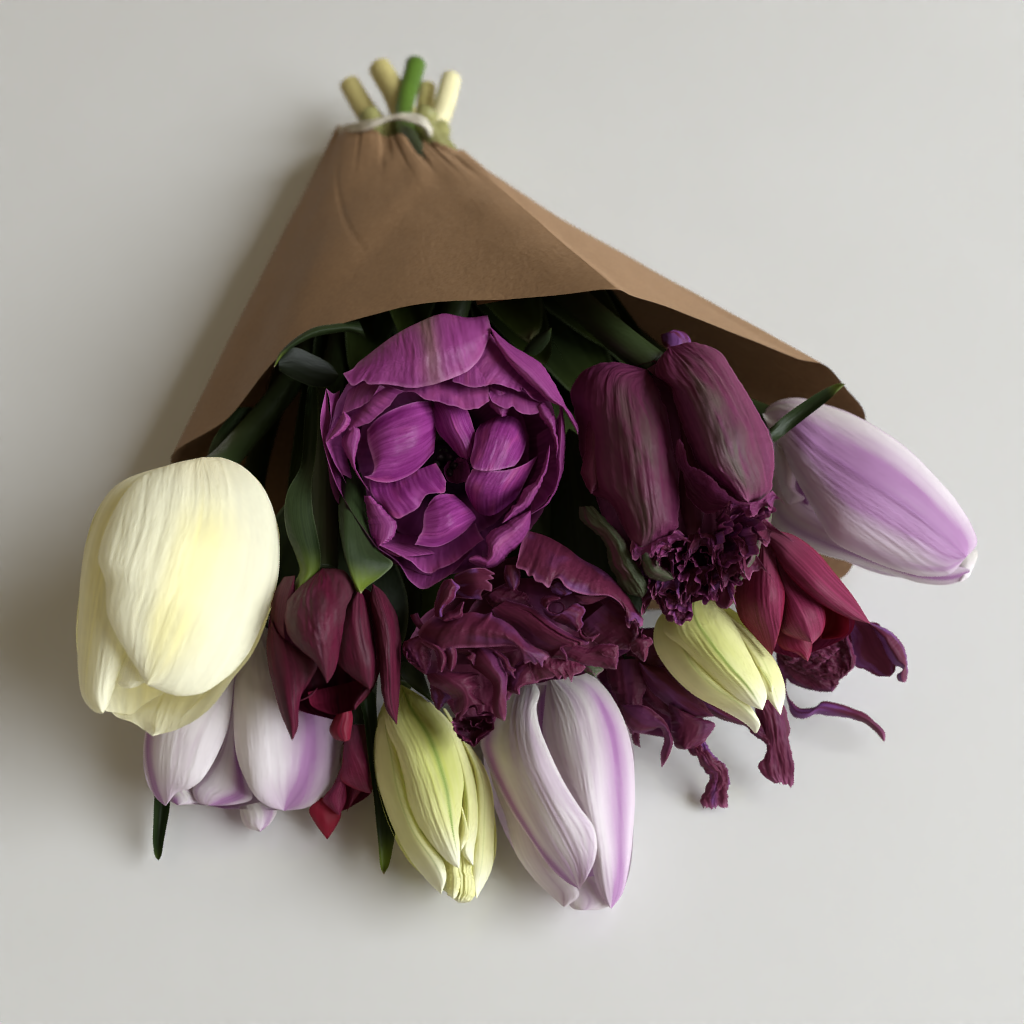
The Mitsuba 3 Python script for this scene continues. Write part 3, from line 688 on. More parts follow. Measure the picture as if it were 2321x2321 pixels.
# frills of the mouth
rng = np.random.default_rng(5)
F.petal([(520, 1250), (480, 1400), (520, 1550), (700, 1690)], [(1180, 1100), (1230, 1250), (1150, 1480), (900, 1680)], bl=-.2, bm=-.6, br=-.2)
for i, (p, b, fq) in enumerate([
        ([(580, 1380), (600, 1440), (640, 1350), (690, 1330), (745, 1295)], 1.3, 3), ([(560, 1560), (590, 1490), (640, 1550), (710, 1590)], .8, 4), ([(740, 1520), (800, 1475), (865, 1505), (850, 1600), (880, 1680), (960, 1695)], .8, 6),
        ([(850, 1290), (895, 1340), (945, 1390), (920, 1445), (880, 1400)], 1.0, 4), ([(985, 1380), (1040, 1280), (1080, 1195), (1130, 1180), (1205, 1240), (1175, 1300), (1212, 1380), (1150, 1470)], 1.15, 8),
        ([(1000, 1400), (975, 1480), (1060, 1500), (1105, 1420), (1110, 1320), (1085, 1250)], .95, 6), ([(620, 1610), (660, 1700), (720, 1765), (800, 1760), (808, 1815), (740, 1832), (675, 1790)], .5, 6),
        ([(1235, 1130), (1302, 1180), (1275, 1205), (1200, 1150)], 1.1, 4), ([(930, 1560), (1000, 1610), (1085, 1580), (1060, 1650)], .5, 5), ([(715, 1430), (765, 1480), (735, 1560), (790, 1605)], .8, 4),
        ([(470, 1370), (520, 1460), (485, 1540), (560, 1600), (600, 1680)], .6, 5), ([(760, 1330), (800, 1400), (780, 1450), (840, 1490)], .9, 3), ([(1010, 1150), (1040, 1200), (1020, 1260), (1060, 1300)], 1.5, 3),
        ([(1120, 1130), (1170, 1170), (1250, 1220), (1230, 1290)], 1.3, 4), ([(1130, 1480), (1080, 1540), (1110, 1590), (1050, 1660)], .6, 4), ([(700, 1650), (780, 1690), (860, 1670), (900, 1710), (980, 1690)], .4, 6),
        ([(640, 1450), (690, 1400), (740, 1420), (700, 1500)], 1.0, 3), ([(900, 1450), (940, 1520), (900, 1580), (960, 1620)], .75, 4), ([(1040, 1540), (1010, 1500), (960, 1480), (930, 1500)], .7, 3)]):
    F.frill(p, b=b, deep=1.0 + .5 * rng.random(), pull=.25 + .3 * rng.random(), to=(850, 1380), wig=15, freq=fq * .8, seed=i, violet=.1 + .5 * rng.random(), rim=1.0, mag=.8)
for i, (x, y, b, a, ln, w) in enumerate([(700, 1560, .35, 100, 130, 220), (900, 1520, .45, 90, 170, 260), (1060, 1430, .65, 75, 170, 240), (1150, 1280, .9, 55, 140, 220), (640, 1380, .9, 110, 120, 180), (600, 1630, .1, 85, 120, 160), (900, 1330, .8, 95, 130, 200)]):
    t = math.radians(a)
    dx, dy = math.cos(t), math.sin(t)
    F.ruffle([(x - w * .5 * dy, y + w * .5 * dx, b - .2), (x, y - 20, b), (x + w * .5 * dy, y - w * .5 * dx, b - .2)],
             [(ln * dx - 25, ln * dy, .15), (ln * dx * .9, ln * dy * .9, .35), (ln * dx + 25, ln * dy, .15)], amp=.36, freq=1.5 + rng.random(), jag=.4, seed=i, violet=.1 + .6 * rng.random(), rim=1.0, jf=7)
F.petal([(960, 1650), (960, 1720), (985, 1748), (1020, 1752)], [(1040, 1600), (1058, 1660), (1052, 1725), (1025, 1752)], bl=.1, bm=.4, br=.1)
F.petal([(600, 1640), (610, 1740), (680, 1800), (740, 1832)], [(720, 1660), (790, 1730), (812, 1800), (760, 1835)], bl=.1, bm=.4, br=.1, rag=18, rough=.3)
F.petal([(100, 700), (-60, 1000), (-80, 1400), (60, 1800), (250, 1950)], [(110, 700), (500, 1000), (600, 1400), (560, 1750), (260, 1950)], bl=-2.6, bm=-2.3, br=-2.6, col=c_leaf, mat='leaf_skin', part='leaf', tip=0, k=.4)  # dark leaf added to blacken the shaded gap under this tulip
F.stem([F.fr.pt((600, 330), -.6), at(1170., 640., 8.2), at(1060., 540., 7.4), neck(.9, .7), neck(1.1, .9, .4)], .46)

# ------------------------------------------------------------------ lilac tulip pointing right
F = Flower('lilac_tulip', Frame(D3, (300, 300), 5.2, (1780, 1350), 4.0), 'pale lilac tulip with a purple midrib pointing out to the right edge', 'tulip', 'lilac_petal', c_lilac)
F.petal([(250, 300), (700, 215), (1300, 540), (1760, 1100), (1790, 1350)], [(250, 300), (330, 1000), (800, 1330), (1300, 1480), (1790, 1350)], bl=[0, -.2, 0], bm=[0, -2, -2, 0], br=[0, -.2, 0], k=.95)
F.petal([(300, 500), (500, 900), (800, 1100), (1300, 1350), (1700, 1400), (1765, 1420)], [(280, 700), (330, 1110), (660, 1300), (900, 1368), (1150, 1440), (1400, 1518), (1600, 1532), (1700, 1500), (1765, 1440)],
        bl=[0, .4, .6, .5, .3], bm=[.2, .9, 1.0, .7, .3], br=[0, -.2, -.2, 0, .1], mid=.2, k=.85, amt=.8)
F.petal([(340, 480), (350, 700), (400, 880), (440, 955)], [(440, 520), (500, 720), (490, 830), (560, 900), (450, 955)], bl=[.6, .9, .7], bm=[1.3, 1.5, 1.4, .8], br=[1.2, 1.3, 1.0, .6], amt=.25)
F.petal([(430, 660), (450, 800), (500, 920), (580, 950)], [(600, 700), (590, 800), (600, 900), (585, 952)], bl=.5, bm=.6, br=.5, amt=1.6)
F.petal([(1600, 1380), (1660, 1450), (1690, 1510)], [(1800, 1270), (1822, 1290), (1795, 1400), (1750, 1480), (1695, 1512)], bl=0, bm=.3, br=0, amt=.05, rag=6)
F.petal([(250, 280), (330, 205), (470, 165), (700, 212), (1000, 330), (1300, 530), (1500, 722), (1690, 950), (1790, 1120), (1818, 1230), (1770, 1300), (1740, 1328)],
        [(250, 280), (320, 430), (430, 640), (520, 800), (600, 940), (680, 1080), (760, 1205), (1000, 1335), (1250, 1432), (1450, 1470), (1620, 1452), (1740, 1330)],
        bl=[0, -.1, -.1, 0, .2], bm=[0, 2.0, 2.5, 2.1, 1.2], br=[.3, 1.6, 1.9, 1.5, 1.1], k=.85, M=[(250, 280), (420, 330), (700, 560), (1000, 760), (1250, 920), (1500, 1110), (1740, 1329)], wid=.55, amt=1.15, veins=.03, mid=.0, keel=.06, base=.2)
F.petal([(300, 395), (420, 290), (560, 190), (700, 105), (800, 62), (857, 64)], [(335, 495), (420, 430), (560, 320), (720, 195), (800, 120), (858, 66)], bl=2.4, bm=[2.6, 2.1, 2.6], br=2.3, col=c_leaf, mat='leaf_skin', part='leaf', k=.5)
F.stem([F.fr.pt((300, 320), -.3), at(1300., 720., 4.2), neck(1.4, .1), neck(1.7, 0, .4)], .4)

# ------------------------------------------------------------------ crimson tulip, right
F = Flower('crimson_tulip', Frame(C6, (990, 80), 5.9, (1150, 780), 4.4), 'pointed crimson tulip beneath the right lilac tulip', 'tulip', 'dark_petal', c_crimson)
F.petal([(980, 90), (860, 300), (820, 500), (1000, 740), (1150, 800)], [(980, 90), (1280, 200), (1480, 450), (1500, 640), (1200, 800)], bl=[0, -.2, 0], bm=[0, -1.6, -1.5, -.5], br=[0, -.2, 0], k=.9)
F.petal([(1330, 420), (1320, 560), (1310, 640), (1320, 692)], [(1450, 480), (1478, 570), (1475, 650), (1440, 680), (1325, 694)], bl=0, bm=-.4, br=.3, red=.8)
F.petal([(1070, 560), (1055, 690), (1090, 750), (1170, 775), (1235, 820)], [(1260, 600), (1265, 700), (1262, 760), (1240, 822)], bl=-.1, bm=.1, br=-.1, red=.3)
F.petal([(1050, 220), (1075, 360), (1100, 500), (1085, 600), (1090, 650), (1180, 692), (1262, 712)], [(1060, 200), (1170, 360), (1270, 460), (1330, 510), (1342, 590), (1320, 660), (1266, 720)],
        bl=[.3, .5, .5, .5], bm=[.5, .9, 1.15, .8], br=[.3, .4, .4, .4], k=.8, M=[(1055, 210), (1100, 360), (1170, 490), (1220, 590), (1264, 715)])
F.petal([(980, 70), (1040, 180), (1100, 290), (1200, 395), (1340, 500), (1480, 570), (1602, 602)], [(980, 65), (1060, 62), (1150, 82), (1280, 170), (1400, 310), (1510, 450), (1604, 600)], bl=[.4, .8, .9, .6, .3], bm=[.4, 1.2, 1.4, 1.0, .3], br=[.1, 0, -.1, .1], k=.8)
F.petal([(970, 110), (900, 230), (830, 360), (810, 450), (840, 570), (940, 690), (1028, 788)], [(975, 110), (1040, 240), (1085, 350), (1105, 420), (1092, 560), (1062, 690), (1030, 788)], bl=[.4, .1, .3, .4], bm=[.4, 1.2, 1.5, 1.0, .5], br=[.3, .9, 1.0, .6], k=.75)
F.stem([F.fr.pt((985, 90), -.2), at(1250., 780., 4.4), neck(1.2, -.6), at(838., 200., 3.2), at(851., 148., 3.4)], [.4, .4, .42, .48, .42], end=PALE)

# ------------------------------------------------------------------ open parrot tulip, middle
F = Flower('open_parrot_tulip', Frame(C5, (900, 300), 6.9, (900, 1400), 5.2), 'ragged open parrot tulip of dark wine red in the centre below the bright purple one', 'tulip', 'parrot_petal', c_parrot)
F.kmax, F.flat, F.crumple = .55, .9, .06
F.petal([(700, 300), (200, 700), (80, 1000), (250, 1150), (800, 1230)], [(900, 250), (1500, 400), (1760, 800), (1560, 1040), (800, 1230)], bl=-.9, bm=[-1.6, -2, -1.8, -.9], br=-.9, k=.9, rag=26, ragf=11)
F.petal([(860, 420), (560, 600), (500, 800), (640, 1000), (900, 1150)], [(1100, 420), (1500, 600), (1600, 800), (1500, 960), (900, 1150)], bl=-.8, bm=[-.8, -.5, -.4, -.8], br=-.8, crumple=.5)
F.petal([(300, 1050), (280, 1200), (400, 1380), (480, 1500), (600, 1560)], [(820, 1050), (860, 1180), (790, 1340), (720, 1460), (605, 1560)], bl=-.5, bm=-.5, br=-.5, rag=16, ragf=14, crumple=.15)
# right cave and its floor
F.petal([(1330, 760), (1400, 860), (1520, 930), (1690, 945)], [(1560, 570), (1700, 680), (1760, 800), (1695, 945)], bl=-.3, bm=.15, br=.1, rag=10, crumple=.12)
# upper right petal with its toothed lower lip
F.rows([[(940, 70, -.5), (1080, 110, -.4), (1230, 190, -.3), (1350, 280, -.2), (1500, 360, -.1), (1600, 450, 0), (1690, 560, 0), (1750, 650, 0), (1800, 720, .1)],
        [(900, 190, .3), (1050, 230, .7), (1200, 300, .9), (1320, 370, .9), (1460, 440, .9), (1570, 500, .8), (1660, 590, .7), (1720, 670, .6), (1795, 745, .3)],
        [(880, 290, .9), (870, 340, 1.0), (935, 365, 1.1), (960, 405, 1.15), (990, 400, 1.2), (1010, 440, 1.25), (1060, 455, 1.3), (1105, 490, 1.3), (1140, 430, 1.25), (1180, 420, 1.3), (1230, 482, 1.35), (1285, 515, 1.3), (1400, 545, 1.2), (1540, 548, 1.1), (1615, 590, .9), (1655, 640, .8), (1680, 700, .7), (1672, 760, .7), (1695, 785, .7), (1712, 745, .6), (1735, 725, .5), (1770, 775, .45), (1795, 765, .3)]],
       rough=.12, ns=90, nt=200, violet=.35, rim=.8)
F.petal([(1120, 480), (1130, 520), (1180, 545), (1220, 545)], [(1190, 440), (1260, 500), (1280, 525), (1225, 547)], bl=.8, bm=1.0, br=.9, violet=1.3, rim=0)
F.petal([(1300, 560), (1330, 600), (1400, 610), (1530, 560)], [(1310, 545), (1400, 552), (1480, 555), (1535, 552)], bl=.6, bm=.7, br=.9, rim=.3)
# hollow curl with the hole
F.frill([(1095, 640), (1110, 605), (1160, 590), (1210, 605), (1228, 640), (1205, 672), (1155, 680), (1110, 668), (1095, 640)], b=1.35, deep=.8, pull=.2, to=(1160, 640), wig=3, freq=3, seed=71, rim=1)
F.petal([(1060, 615), (1075, 680), (1140, 730), (1220, 762), (1312, 815)], [(1100, 690), (1160, 700), (1240, 690), (1250, 640), (1300, 600), (1372, 655), (1350, 715), (1358, 760), (1316, 815)], bl=.7, bm=[1.0, 1.25, 1.0], br=.8, rag=8, ragf=16, violet=.6)
F.petal([(1045, 600), (1060, 560), (1130, 545), (1190, 560)], [(1090, 650), (1110, 600), (1150, 585), (1192, 572)], bl=.8, bm=1.2, br=1.2, rim=.9)
F.petal([(1325, 800), (1330, 845), (1370, 878), (1420, 884)], [(1342, 795), (1352, 832), (1405, 852), (1478, 826), (1425, 884)], bl=1.0, bm=1.3, br=1.1, rim=1)
# middle ridged petal
F.petal([(690, 650), (740, 720), (830, 770), (920, 850), (1010, 925), (1095, 960), (1130, 1005), (1185, 1000), (1238, 1028)], [(800, 580), (1000, 640), (1100, 720), (1200, 790), (1320, 850), (1398, 880), (1385, 905), (1300, 885), (1205, 890), (1240, 985), (1242, 1026)],
        bl=.5, bm=[.5, 1.0, 1.25, 1.2, 1.0], br=[.3, .8, 1.0, .9, .9], rag=7, ragf=18, violet=.15, keel=-.12, keelt=.55)
# left band
F.rows([[(270, 690, .3), (350, 730, .7), (410, 715, .9), (480, 680, .9), (560, 668, .9), (640, 684, .9), (692, 668, 1.0), (695, 692, 1.0), (770, 725, 1.1), (850, 780, 1.2), (900, 840, 1.3), (945, 890, 1.35), (1010, 925, 1.4), (1060, 950, 1.4), (1112, 992, 1.4)],
        [(190, 760, .5), (300, 800, 1.1), (400, 800, 1.4), (520, 790, 1.5), (650, 800, 1.6), (770, 830, 1.65), (870, 890, 1.65), (960, 960, 1.6), (1030, 1000, 1.5), (1085, 1020, 1.4)],
        [(150, 820, .4), (180, 890, .7), (240, 930, .9), (310, 952, 1.0), (420, 932, 1.1), (560, 926, 1.2), (700, 920, 1.25), (800, 915, 1.3), (880, 925, 1.35), (915, 975, 1.35), (932, 1042, 1.3), (975, 1030, 1.35), (1010, 1052, 1.3), (1032, 1035, 1.35), (1060, 1072, 1.3), (1070, 1022, 1.35), (1098, 1015, 1.35)]],
       rough=.1, ns=60, nt=190, violet=.3, rim=.7)
F.petal([(420, 940), (560, 935), (720, 940), (880, 940)], [(430, 962), (560, 985), (720, 975), (880, 945)], bl=.8, bm=.6, br=.5, rim=.5)
# curls at upper left
F.petal([(272, 700), (272, 620), (292, 545), (315, 480), (345, 435), (395, 425)], [(335, 705), (335, 645), (390, 600), (425, 560), (430, 522), (458, 488), (410, 440), (400, 425)], bl=[.4, .5, .6], bm=[1.0, 1.3, 1.3, 1.0], br=[.9, .9, .7], violet=.9, rim=1, rag=4)
F.petal([(325, 720), (345, 680), (415, 650), (465, 600), (486, 590)], [(350, 738), (430, 722), (475, 700), (480, 650), (489, 592)], bl=.8, bm=1.2, br=1.0, rag=5, rim=1)
F.rows([[(420, 400, .1), (410, 460, .2), (430, 560, .1)], [(540, 350, .6), (560, 450, .8), (520, 570, .6)],
        [(640, 345, .5), (715, 390, .7), (685, 398, .75), (706, 422, .8), (658, 436, .85), (692, 468, .9), (686, 516, .9), (640, 500, .9), (612, 540, .85), (622, 576, .8), (580, 572, .7)]], violet=1.2, nt=120, rim=1)
F.petal([(790, 325), (780, 400), (808, 475), (850, 508)], [(892, 325), (900, 400), (890, 468), (856, 508)], bl=.5, bm=.8, br=.5, violet=.5)
F.petal([(640, 560), (700, 640), (860, 660), (980, 640)], [(760, 480), (880, 500), (960, 560), (990, 630)], bl=-.2, bm=.2, br=-.1, rag=14, crumple=.2)
# two hanging fingers and the crumpled left end
F.petal([(160, 850), (260, 930), (288, 1000), (298, 1085), (322, 1106)], [(330, 930), (362, 980), (365, 1030), (345, 1075), (325, 1106)], bl=.8, bm=1.15, br=1.0, rim=1)
F.petal([(330, 930), (360, 1000), (368, 1080), (392, 1097)], [(430, 925), (437, 990), (424, 1060), (396, 1097)], bl=.9, bm=1.2, br=1.0, rim=1)
F.petal([(95, 690), (118, 740), (170, 800), (240, 840)], [(150, 672), (170, 720), (205, 770), (245, 836)], bl=.1, bm=.3, br=.1)
F.petal([(150, 840), (45, 895), (50, 980), (115, 1055), (205, 1125)], [(260, 860), (250, 960), (240, 1050), (210, 1125)], bl=.2, bm=.7, br=.4, rag=10, ragf=20, crumple=.2)
F.frill([(50, 910), (70, 980), (120, 1040), (180, 1080), (210, 1120)], b=.7, deep=.5, pull=.2, wig=10, freq=5, seed=72, rim=1)
# lower left petals and the open cup at their end
F.petal([(215, 1120), (240, 1190), (390, 1280), (420, 1400), (440, 1480)], [(400, 1105), (520, 1108), (600, 1125), (565, 1160), (610, 1205), (560, 1260), (640, 1345), (560, 1330), (500, 1400)], bl=.3, bm=[.8, 1.1, .9, .5], br=.6, rag=8, ragf=16, M=[(300, 1110), (390, 1170), (480, 1250), (500, 1330), (470, 1440)])
F.petal([(240, 1180), (245, 1270), (272, 1350), (302, 1387)], [(330, 1200), (398, 1285), (340, 1345), (305, 1387)], bl=-.2, bm=.1, br=-.1, rag=10, ragf=16, violet=.8)
F.petal([(400, 1440), (420, 1540), (480, 1610), (560, 1652)], [(700, 1420), (700, 1520), (640, 1580), (565, 1652)], bl=.1, bm=-.2, br=.1, rag=10, ragf=18)
for sd, p in enumerate([[(400, 1480), (450, 1400), (515, 1345), (565, 1335), (600, 1400), (690, 1392), (722, 1440)], [(430, 1480), (500, 1440), (560, 1500), (640, 1450), (690, 1480)], [(405, 1500), (450, 1560), (500, 1600), (560, 1640), (600, 1580), (690, 1530), (715, 1460)], [(470, 1520), (540, 1540), (600, 1510), (650, 1540)]]):
    F.frill(p, b=.55 - .1 * sd, deep=.7, pull=.2, to=(560, 1480), wig=9, freq=5, seed=80 + sd, rim=1, violet=.1)
F.petal([(560, 935), (525, 1010), (540, 1060), (620, 1120), (692, 1190), (700, 1270), (692, 1340), (712, 1425), (780, 1464)], [(620, 920), (740, 955), (765, 1050), (802, 1110), (802, 1200), (796, 1300), (800, 1400), (786, 1464)], bl=.6, bm=[.9, 1.4, 1.3, .9], br=.7, rag=6, ragf=16)
F.petal([(530, 1010), (505, 1000), (540, 970), (520, 950)], [(560, 1060), (570, 1020), (575, 980), (525, 948)], bl=1.0, bm=1.1, br=1.0, rim=1)
F.petal([(690, 955), (775, 1040), (790, 1100), (820, 1120), (862, 1152)], [(740, 950), (810, 1010), (830, 1060), (868, 1090), (850, 1110), (864, 1152)], bl=1.0, bm=1.2, br=1.0, violet=.9, rim=1)
# lower lip
F.petal([(960, 990), (860, 1060), (800, 1160), (805, 1240), (890, 1272)], [(1060, 1000), (1100, 1060), (1015, 1130), (1005, 1185), (905, 1215), (893, 1272)], bl=.2, bm=.6, br=.3, rag=8, ragf=16)
F.rows([[(960, 1000, .6), (1060, 1000, .8), (1180, 1010, .8), (1300, 1030, .7), (1370, 1060, .6)], [(970, 1080, .6), (1080, 1080, .9), (1200, 1080, .9), (1300, 1085, .8), (1375, 1065, .6)],
        [(1005, 1190, .3), (1060, 1165, .5), (1130, 1150, .6), (1160, 1130, .7), (1180, 1160, .7), (1210, 1130, .75), (1225, 1165, .7), (1250, 1140, .75), (1272, 1182, .7), (1290, 1130, .7), (1340, 1110, .6), (1382, 1068, .6)]], rag=8, rough=.15, rim=1, nt=150, violet=0)
F.petal([(1230, 1000), (1300, 1040), (1450, 1065), (1590, 1086)], [(1290, 900), (1400, 930), (1480, 900), (1555, 900), (1612, 925), (1602, 1084)], bl=.5, bm=.8, br=.6, rag=7, ragf=16)
F.petal([(1475, 950), (1510, 985), (1590, 1000)], [(1545, 915), (1612, 915), (1595, 1000)], bl=.95, bm=1.05, br=.95, violet=0, rim=1)
F.petal([(1690, 900), (1720, 960), (1765, 1000), (1800, 1032)], [(1800, 830), (1872, 880), (1838, 930), (1825, 1000), (1804, 1032)], bl=.2, bm=.6, br=.3, rag=10, ragf=18, rim=1)
F.frill([(1660, 700), (1690, 740), (1740, 740), (1790, 790), (1790, 850), (1850, 870)], b=.8, deep=.5, pull=.2, wig=9, freq=5, seed=90, rim=1)
F.petal([(1340, 1060), (1380, 1110), (1440, 1140)], [(1480, 1060), (1510, 1085), (1445, 1140)], bl=-.5, bm=-.3, br=-.5, col=c_sepal)
F.stem([F.fr.pt((1000, 500), -1.5), at(1000., 800., 5.0), neck(.3, -.4), at(752., 190., 3.1), at(716., 128., 3.4)], [.45, .45, .42, .5, .58, .5], end=YELLOW)

# ------------------------------------------------------------------ plum tulip, left of the middle
F = Flower('plum_tulip', Frame(C4, (480, 120), 6.9, (550, 1100), 5.0), 'half open pointed plum tulip between the white tulip and the ragged parrot tulip', 'tulip', 'dark_petal', c_plum)
F.petal([(470, 120), (180, 300), (140, 700), (250, 950), (560, 1060)], [(470, 120), (820, 300), (840, 700), (760, 900), (560, 1060)], bl=[0, -.2, 0], bm=[0, -1.8, -1.9, -1.0], br=[0, -.2, 0], k=.95, bloom=0)
F.petal([(380, 880), (400, 960), (470, 1000), (560, 1025)], [(720, 800), (740, 850), (680, 980), (570, 1025)], bl=-.1, bm=[-1.2, -.8, -.2], br=-.1, red=.12, bloom=0)
F.petal([(230, 160), (160, 280), (145, 400), (160, 500), (200, 552), (235, 560)], [(300, 150), (280, 300), (250, 420), (240, 500), (238, 560)], bl=[0, -.1, .1], bm=[.3, .7, .5], br=[.5, .9, .6])
F.petal([(150, 430), (122, 560), (128, 680), (165, 850), (205, 1000), (250, 1110), (280, 1182)], [(180, 500), (330, 620), (440, 700), (400, 800), (340, 900), (322, 1000), (318, 1100), (284, 1182)],
        bl=[.1, -.1, -.1, 0], bm=[.4, .7, .6, .3], br=[.4, .7, .5, .2], M=[(160, 450), (180, 620), (210, 780), (240, 950), (282, 1180)], k=.8)
F.petal([(230, 930), (300, 935), (380, 900), (440, 850)], [(228, 958), (310, 945), (400, 905), (445, 852)], bl=.2, bm=.5, br=.2)
F.petal([(700, 225), (600, 380), (560, 560), (565, 690), (650, 780), (720, 830), (765, 866)], [(700, 225), (750, 320), (785, 450), (805, 600), (808, 740), (795, 830), (768, 866)], bl=[.5, .5, .5, .5], bm=[.5, 1.0, 1.1, .7], br=[.2, .1, .2, .3], M=[(700, 225), (700, 400), (720, 550), (755, 700), (767, 866)], k=.8)
F.petal([(690, 870), (740, 840), (690, 900), (660, 960), (672, 990)], [(750, 850), (772, 862), (740, 920), (700, 960), (675, 992)], bl=.1, bm=.3, br=.1)
F.petal([(785, 205), (775, 300), (795, 430), (812, 600), (830, 800), (870, 980), (935, 1082)], [(790, 203), (860, 265), (920, 360), (955, 470), (966, 620), (960, 800), (938, 1082)], bl=[.2, .4, .5, .4], bm=[.3, 1.0, 1.2, .8, .5], br=[.1, -.1, -.1, .2], rough=.15, veins=.05)
F.petal([(470, 105), (330, 210), (255, 320), (238, 440), (265, 540), (340, 620), (430, 695), (470, 760), (500, 825)], [(470, 105), (600, 115), (668, 235), (620, 360), (600, 450), (585, 560), (570, 690), (540, 770), (502, 825)],
        bl=[.2, .9, 1.2, 1.2, 1.0], bm=[.3, 1.7, 2.2, 2.0, 1.4], br=[.2, .8, 1.1, 1.1, 1.0], M=[(470, 105), (430, 250), (435, 420), (460, 600), (500, 825)], rough=.22, bloom=1.0, k=.8)
F.petal([(560, 1020), (525, 1080), (515, 1120), (545, 1170), (605, 1190)], [(655, 995), (662, 1050), (650, 1130), (640, 1180), (610, 1190)], bl=0, bm=.3, br=.1, red=.3, bloom=0)
F.petal([(450, -500), (200, -250), (60, 0), (40, 250), (150, 420)], [(460, -500), (760, -250), (900, 0), (1010, 350), (930, 620), (160, 430)], bl=[-3, -2.6, -2.2], bm=[-3, -2.3, -2], br=[-3, -2.6, -2.4], col=c_leaf, mat='leaf_skin', part='leaf', tip=0, k=.4)  # added dark leaf stands in for the shade behind the plum tulip
F.stem([F.fr.pt((480, 130), -.3), at(620., 760., 5.6), neck(-.6, .2), neck(-.6, .3, .4)], .4)

# ------------------------------------------------------------------ lilac tulip, lower left
F = Flower('lilac_tulip', Frame(D4, (900, 100), 2.9, (600, 1450), 1.5), 'wide pale lilac tulip drooping below the large white one at lower left', 'tulip', 'lilac_petal', c_lilac)
F.petal([(900, 80), (400, 300), (100, 800), (150, 1280), (600, 1380)], [(900, 80), (1400, 400), (1540, 900), (1300, 1350), (700, 1400)], bl=[0, -.3, 0], bm=[0, -1.8, -1.6, -.5], br=[0, -.3, 0], k=.95)
F.petal([(780, 1380), (800, 1480), (840, 1535), (930, 1562)], [(1000, 1330), (1055, 1400), (1010, 1500), (935, 1562)], bl=-.6, bm=-.1, br=-.6, amt=.7, mid=.5)
F.petal([(270, 1290), (280, 1340), (330, 1368)], [(430, 1240), (490, 1300), (480, 1350), (335, 1370)], bl=-.3, bm=0, br=-.3, mid=-.6)
F.petal([(820, 200), (720, 700), (640, 980), (520, 1140), (440, 1250), (470, 1340), (550, 1372)], [(900, 200), (780, 760), (800, 1050), (850, 1200), (875, 1320), (760, 1362), (560, 1374)], bl=[0, .1, .1, .1], bm=[.2, .5, .6, .3], br=[0, .2, .3, .1], mid=.45, wid=.35)
F.petal([(760, 100), (300, 500), (140, 700), (82, 950), (105, 1150), (160, 1300), (235, 1372)], [(780, 100), (740, 480), (718, 690), (690, 830), (600, 1040), (500, 1190), (420, 1250), (330, 1275), (245, 1372)],
        bl=[0, -.2, -.2, -.1, 0], bm=[.3, 1.3, 1.6, 1.3, .3], br=[.4, 1.3, 1.45, 1.25, .4], mid=-.62, wid=.25, k=.8, M=[(770, 100), (420, 520), (280, 760), (230, 1000), (220, 1200), (240, 1372)], veins=.03)
F.petal([(900, 40), (780, 300), (745, 500), (738, 700), (760, 1000), (830, 1190), (900, 1310), (1000, 1380), (1100, 1408)], [(920, 40), (1250, 250), (1480, 600), (1550, 900), (1510, 1150), (1400, 1310), (1260, 1390), (1110, 1410)],
        bl=[.2, 1.1, 1.5, 1.5, .8], bm=[.2, 1.9, 2.35, 1.95, .7], br=[0, .1, .2, .2, .3], mid=.42, wid=.3, k=.8, M=[(910, 40), (1020, 300), (1090, 600), (1110, 900), (1110, 1200), (1105, 1408)], veins=.03)
F.petal([(160, 1300), (152, 1500), (150, 1650), (165, 1740), (188, 1772)], [(280, 1300), (268, 1420), (235, 1600), (210, 1740), (192, 1772)], bl=-.8, bm=[-1.2, -1.2, -.9], br=-.8, col=c_leaf, mat='leaf_skin', part='leaf', tip=.2, k=.5)
F.stem([F.fr.pt((900, 100), -.3), at(480., 900., 2.4), neck(-1.6, -.7), neck(-1.7, -.7, .4)], .4)

# ------------------------------------------------------------------ red tulip behind it
F = Flower('red_tulip', Frame(D4, (1700, 850), 2.2, (1420, 1600), .9), 'small deep red tulip mostly hidden between the lower left lilac tulip and the green leaf', 'tulip', 'dark_petal', c_crimson)
F.petal([(1640, 700), (1500, 1000), (1400, 1300), (1450, 1450)], [(1760, 700), (1760, 1000), (1745, 1270), (1600, 1380)], bl=-.3, bm=[-1, -1.3, -.6], br=-.3, k=.9)
F.petal([(1380, 1310), (1290, 1400), (1340, 1510), (1420, 1618)], [(1480, 1330), (1525, 1430), (1490, 1520), (1424, 1618)], bl=-.2, bm=[-.3, 0, -.3], br=-.2, red=.8)
F.petal([(1560, 1000), (1460, 1230), (1388, 1330), (1450, 1400), (1508, 1442)], [(1600, 1000), (1560, 1200), (1560, 1330), (1512, 1442)], bl=0, bm=.4, br=.1)
F.petal([(1600, 1150), (1590, 1280), (1570, 1400), (1560, 1420)], [(1720, 1150), (1680, 1250), (1640, 1300), (1562, 1420)], bl=-.2, bm=0, br=-.2)
F.petal([(1590, 780), (1550, 900), (1530, 1080), (1520, 1180), (1600, 1240), (1700, 1275), (1746, 1284)], [(1740, 780), (1735, 950), (1740, 1150), (1748, 1284)], bl=[.2, .5, .3], bm=[.5, 1.0, .5], br=[.1, .2, 0], M=[(1600, 780), (1610, 920), (1680, 1080), (1747, 1284)])
F.stem([F.fr.pt((1680, 800), -.3), at(700., 1000., 2.2), neck(-.9, -1.0), neck(-1.0, -1.0, .4)], .38)

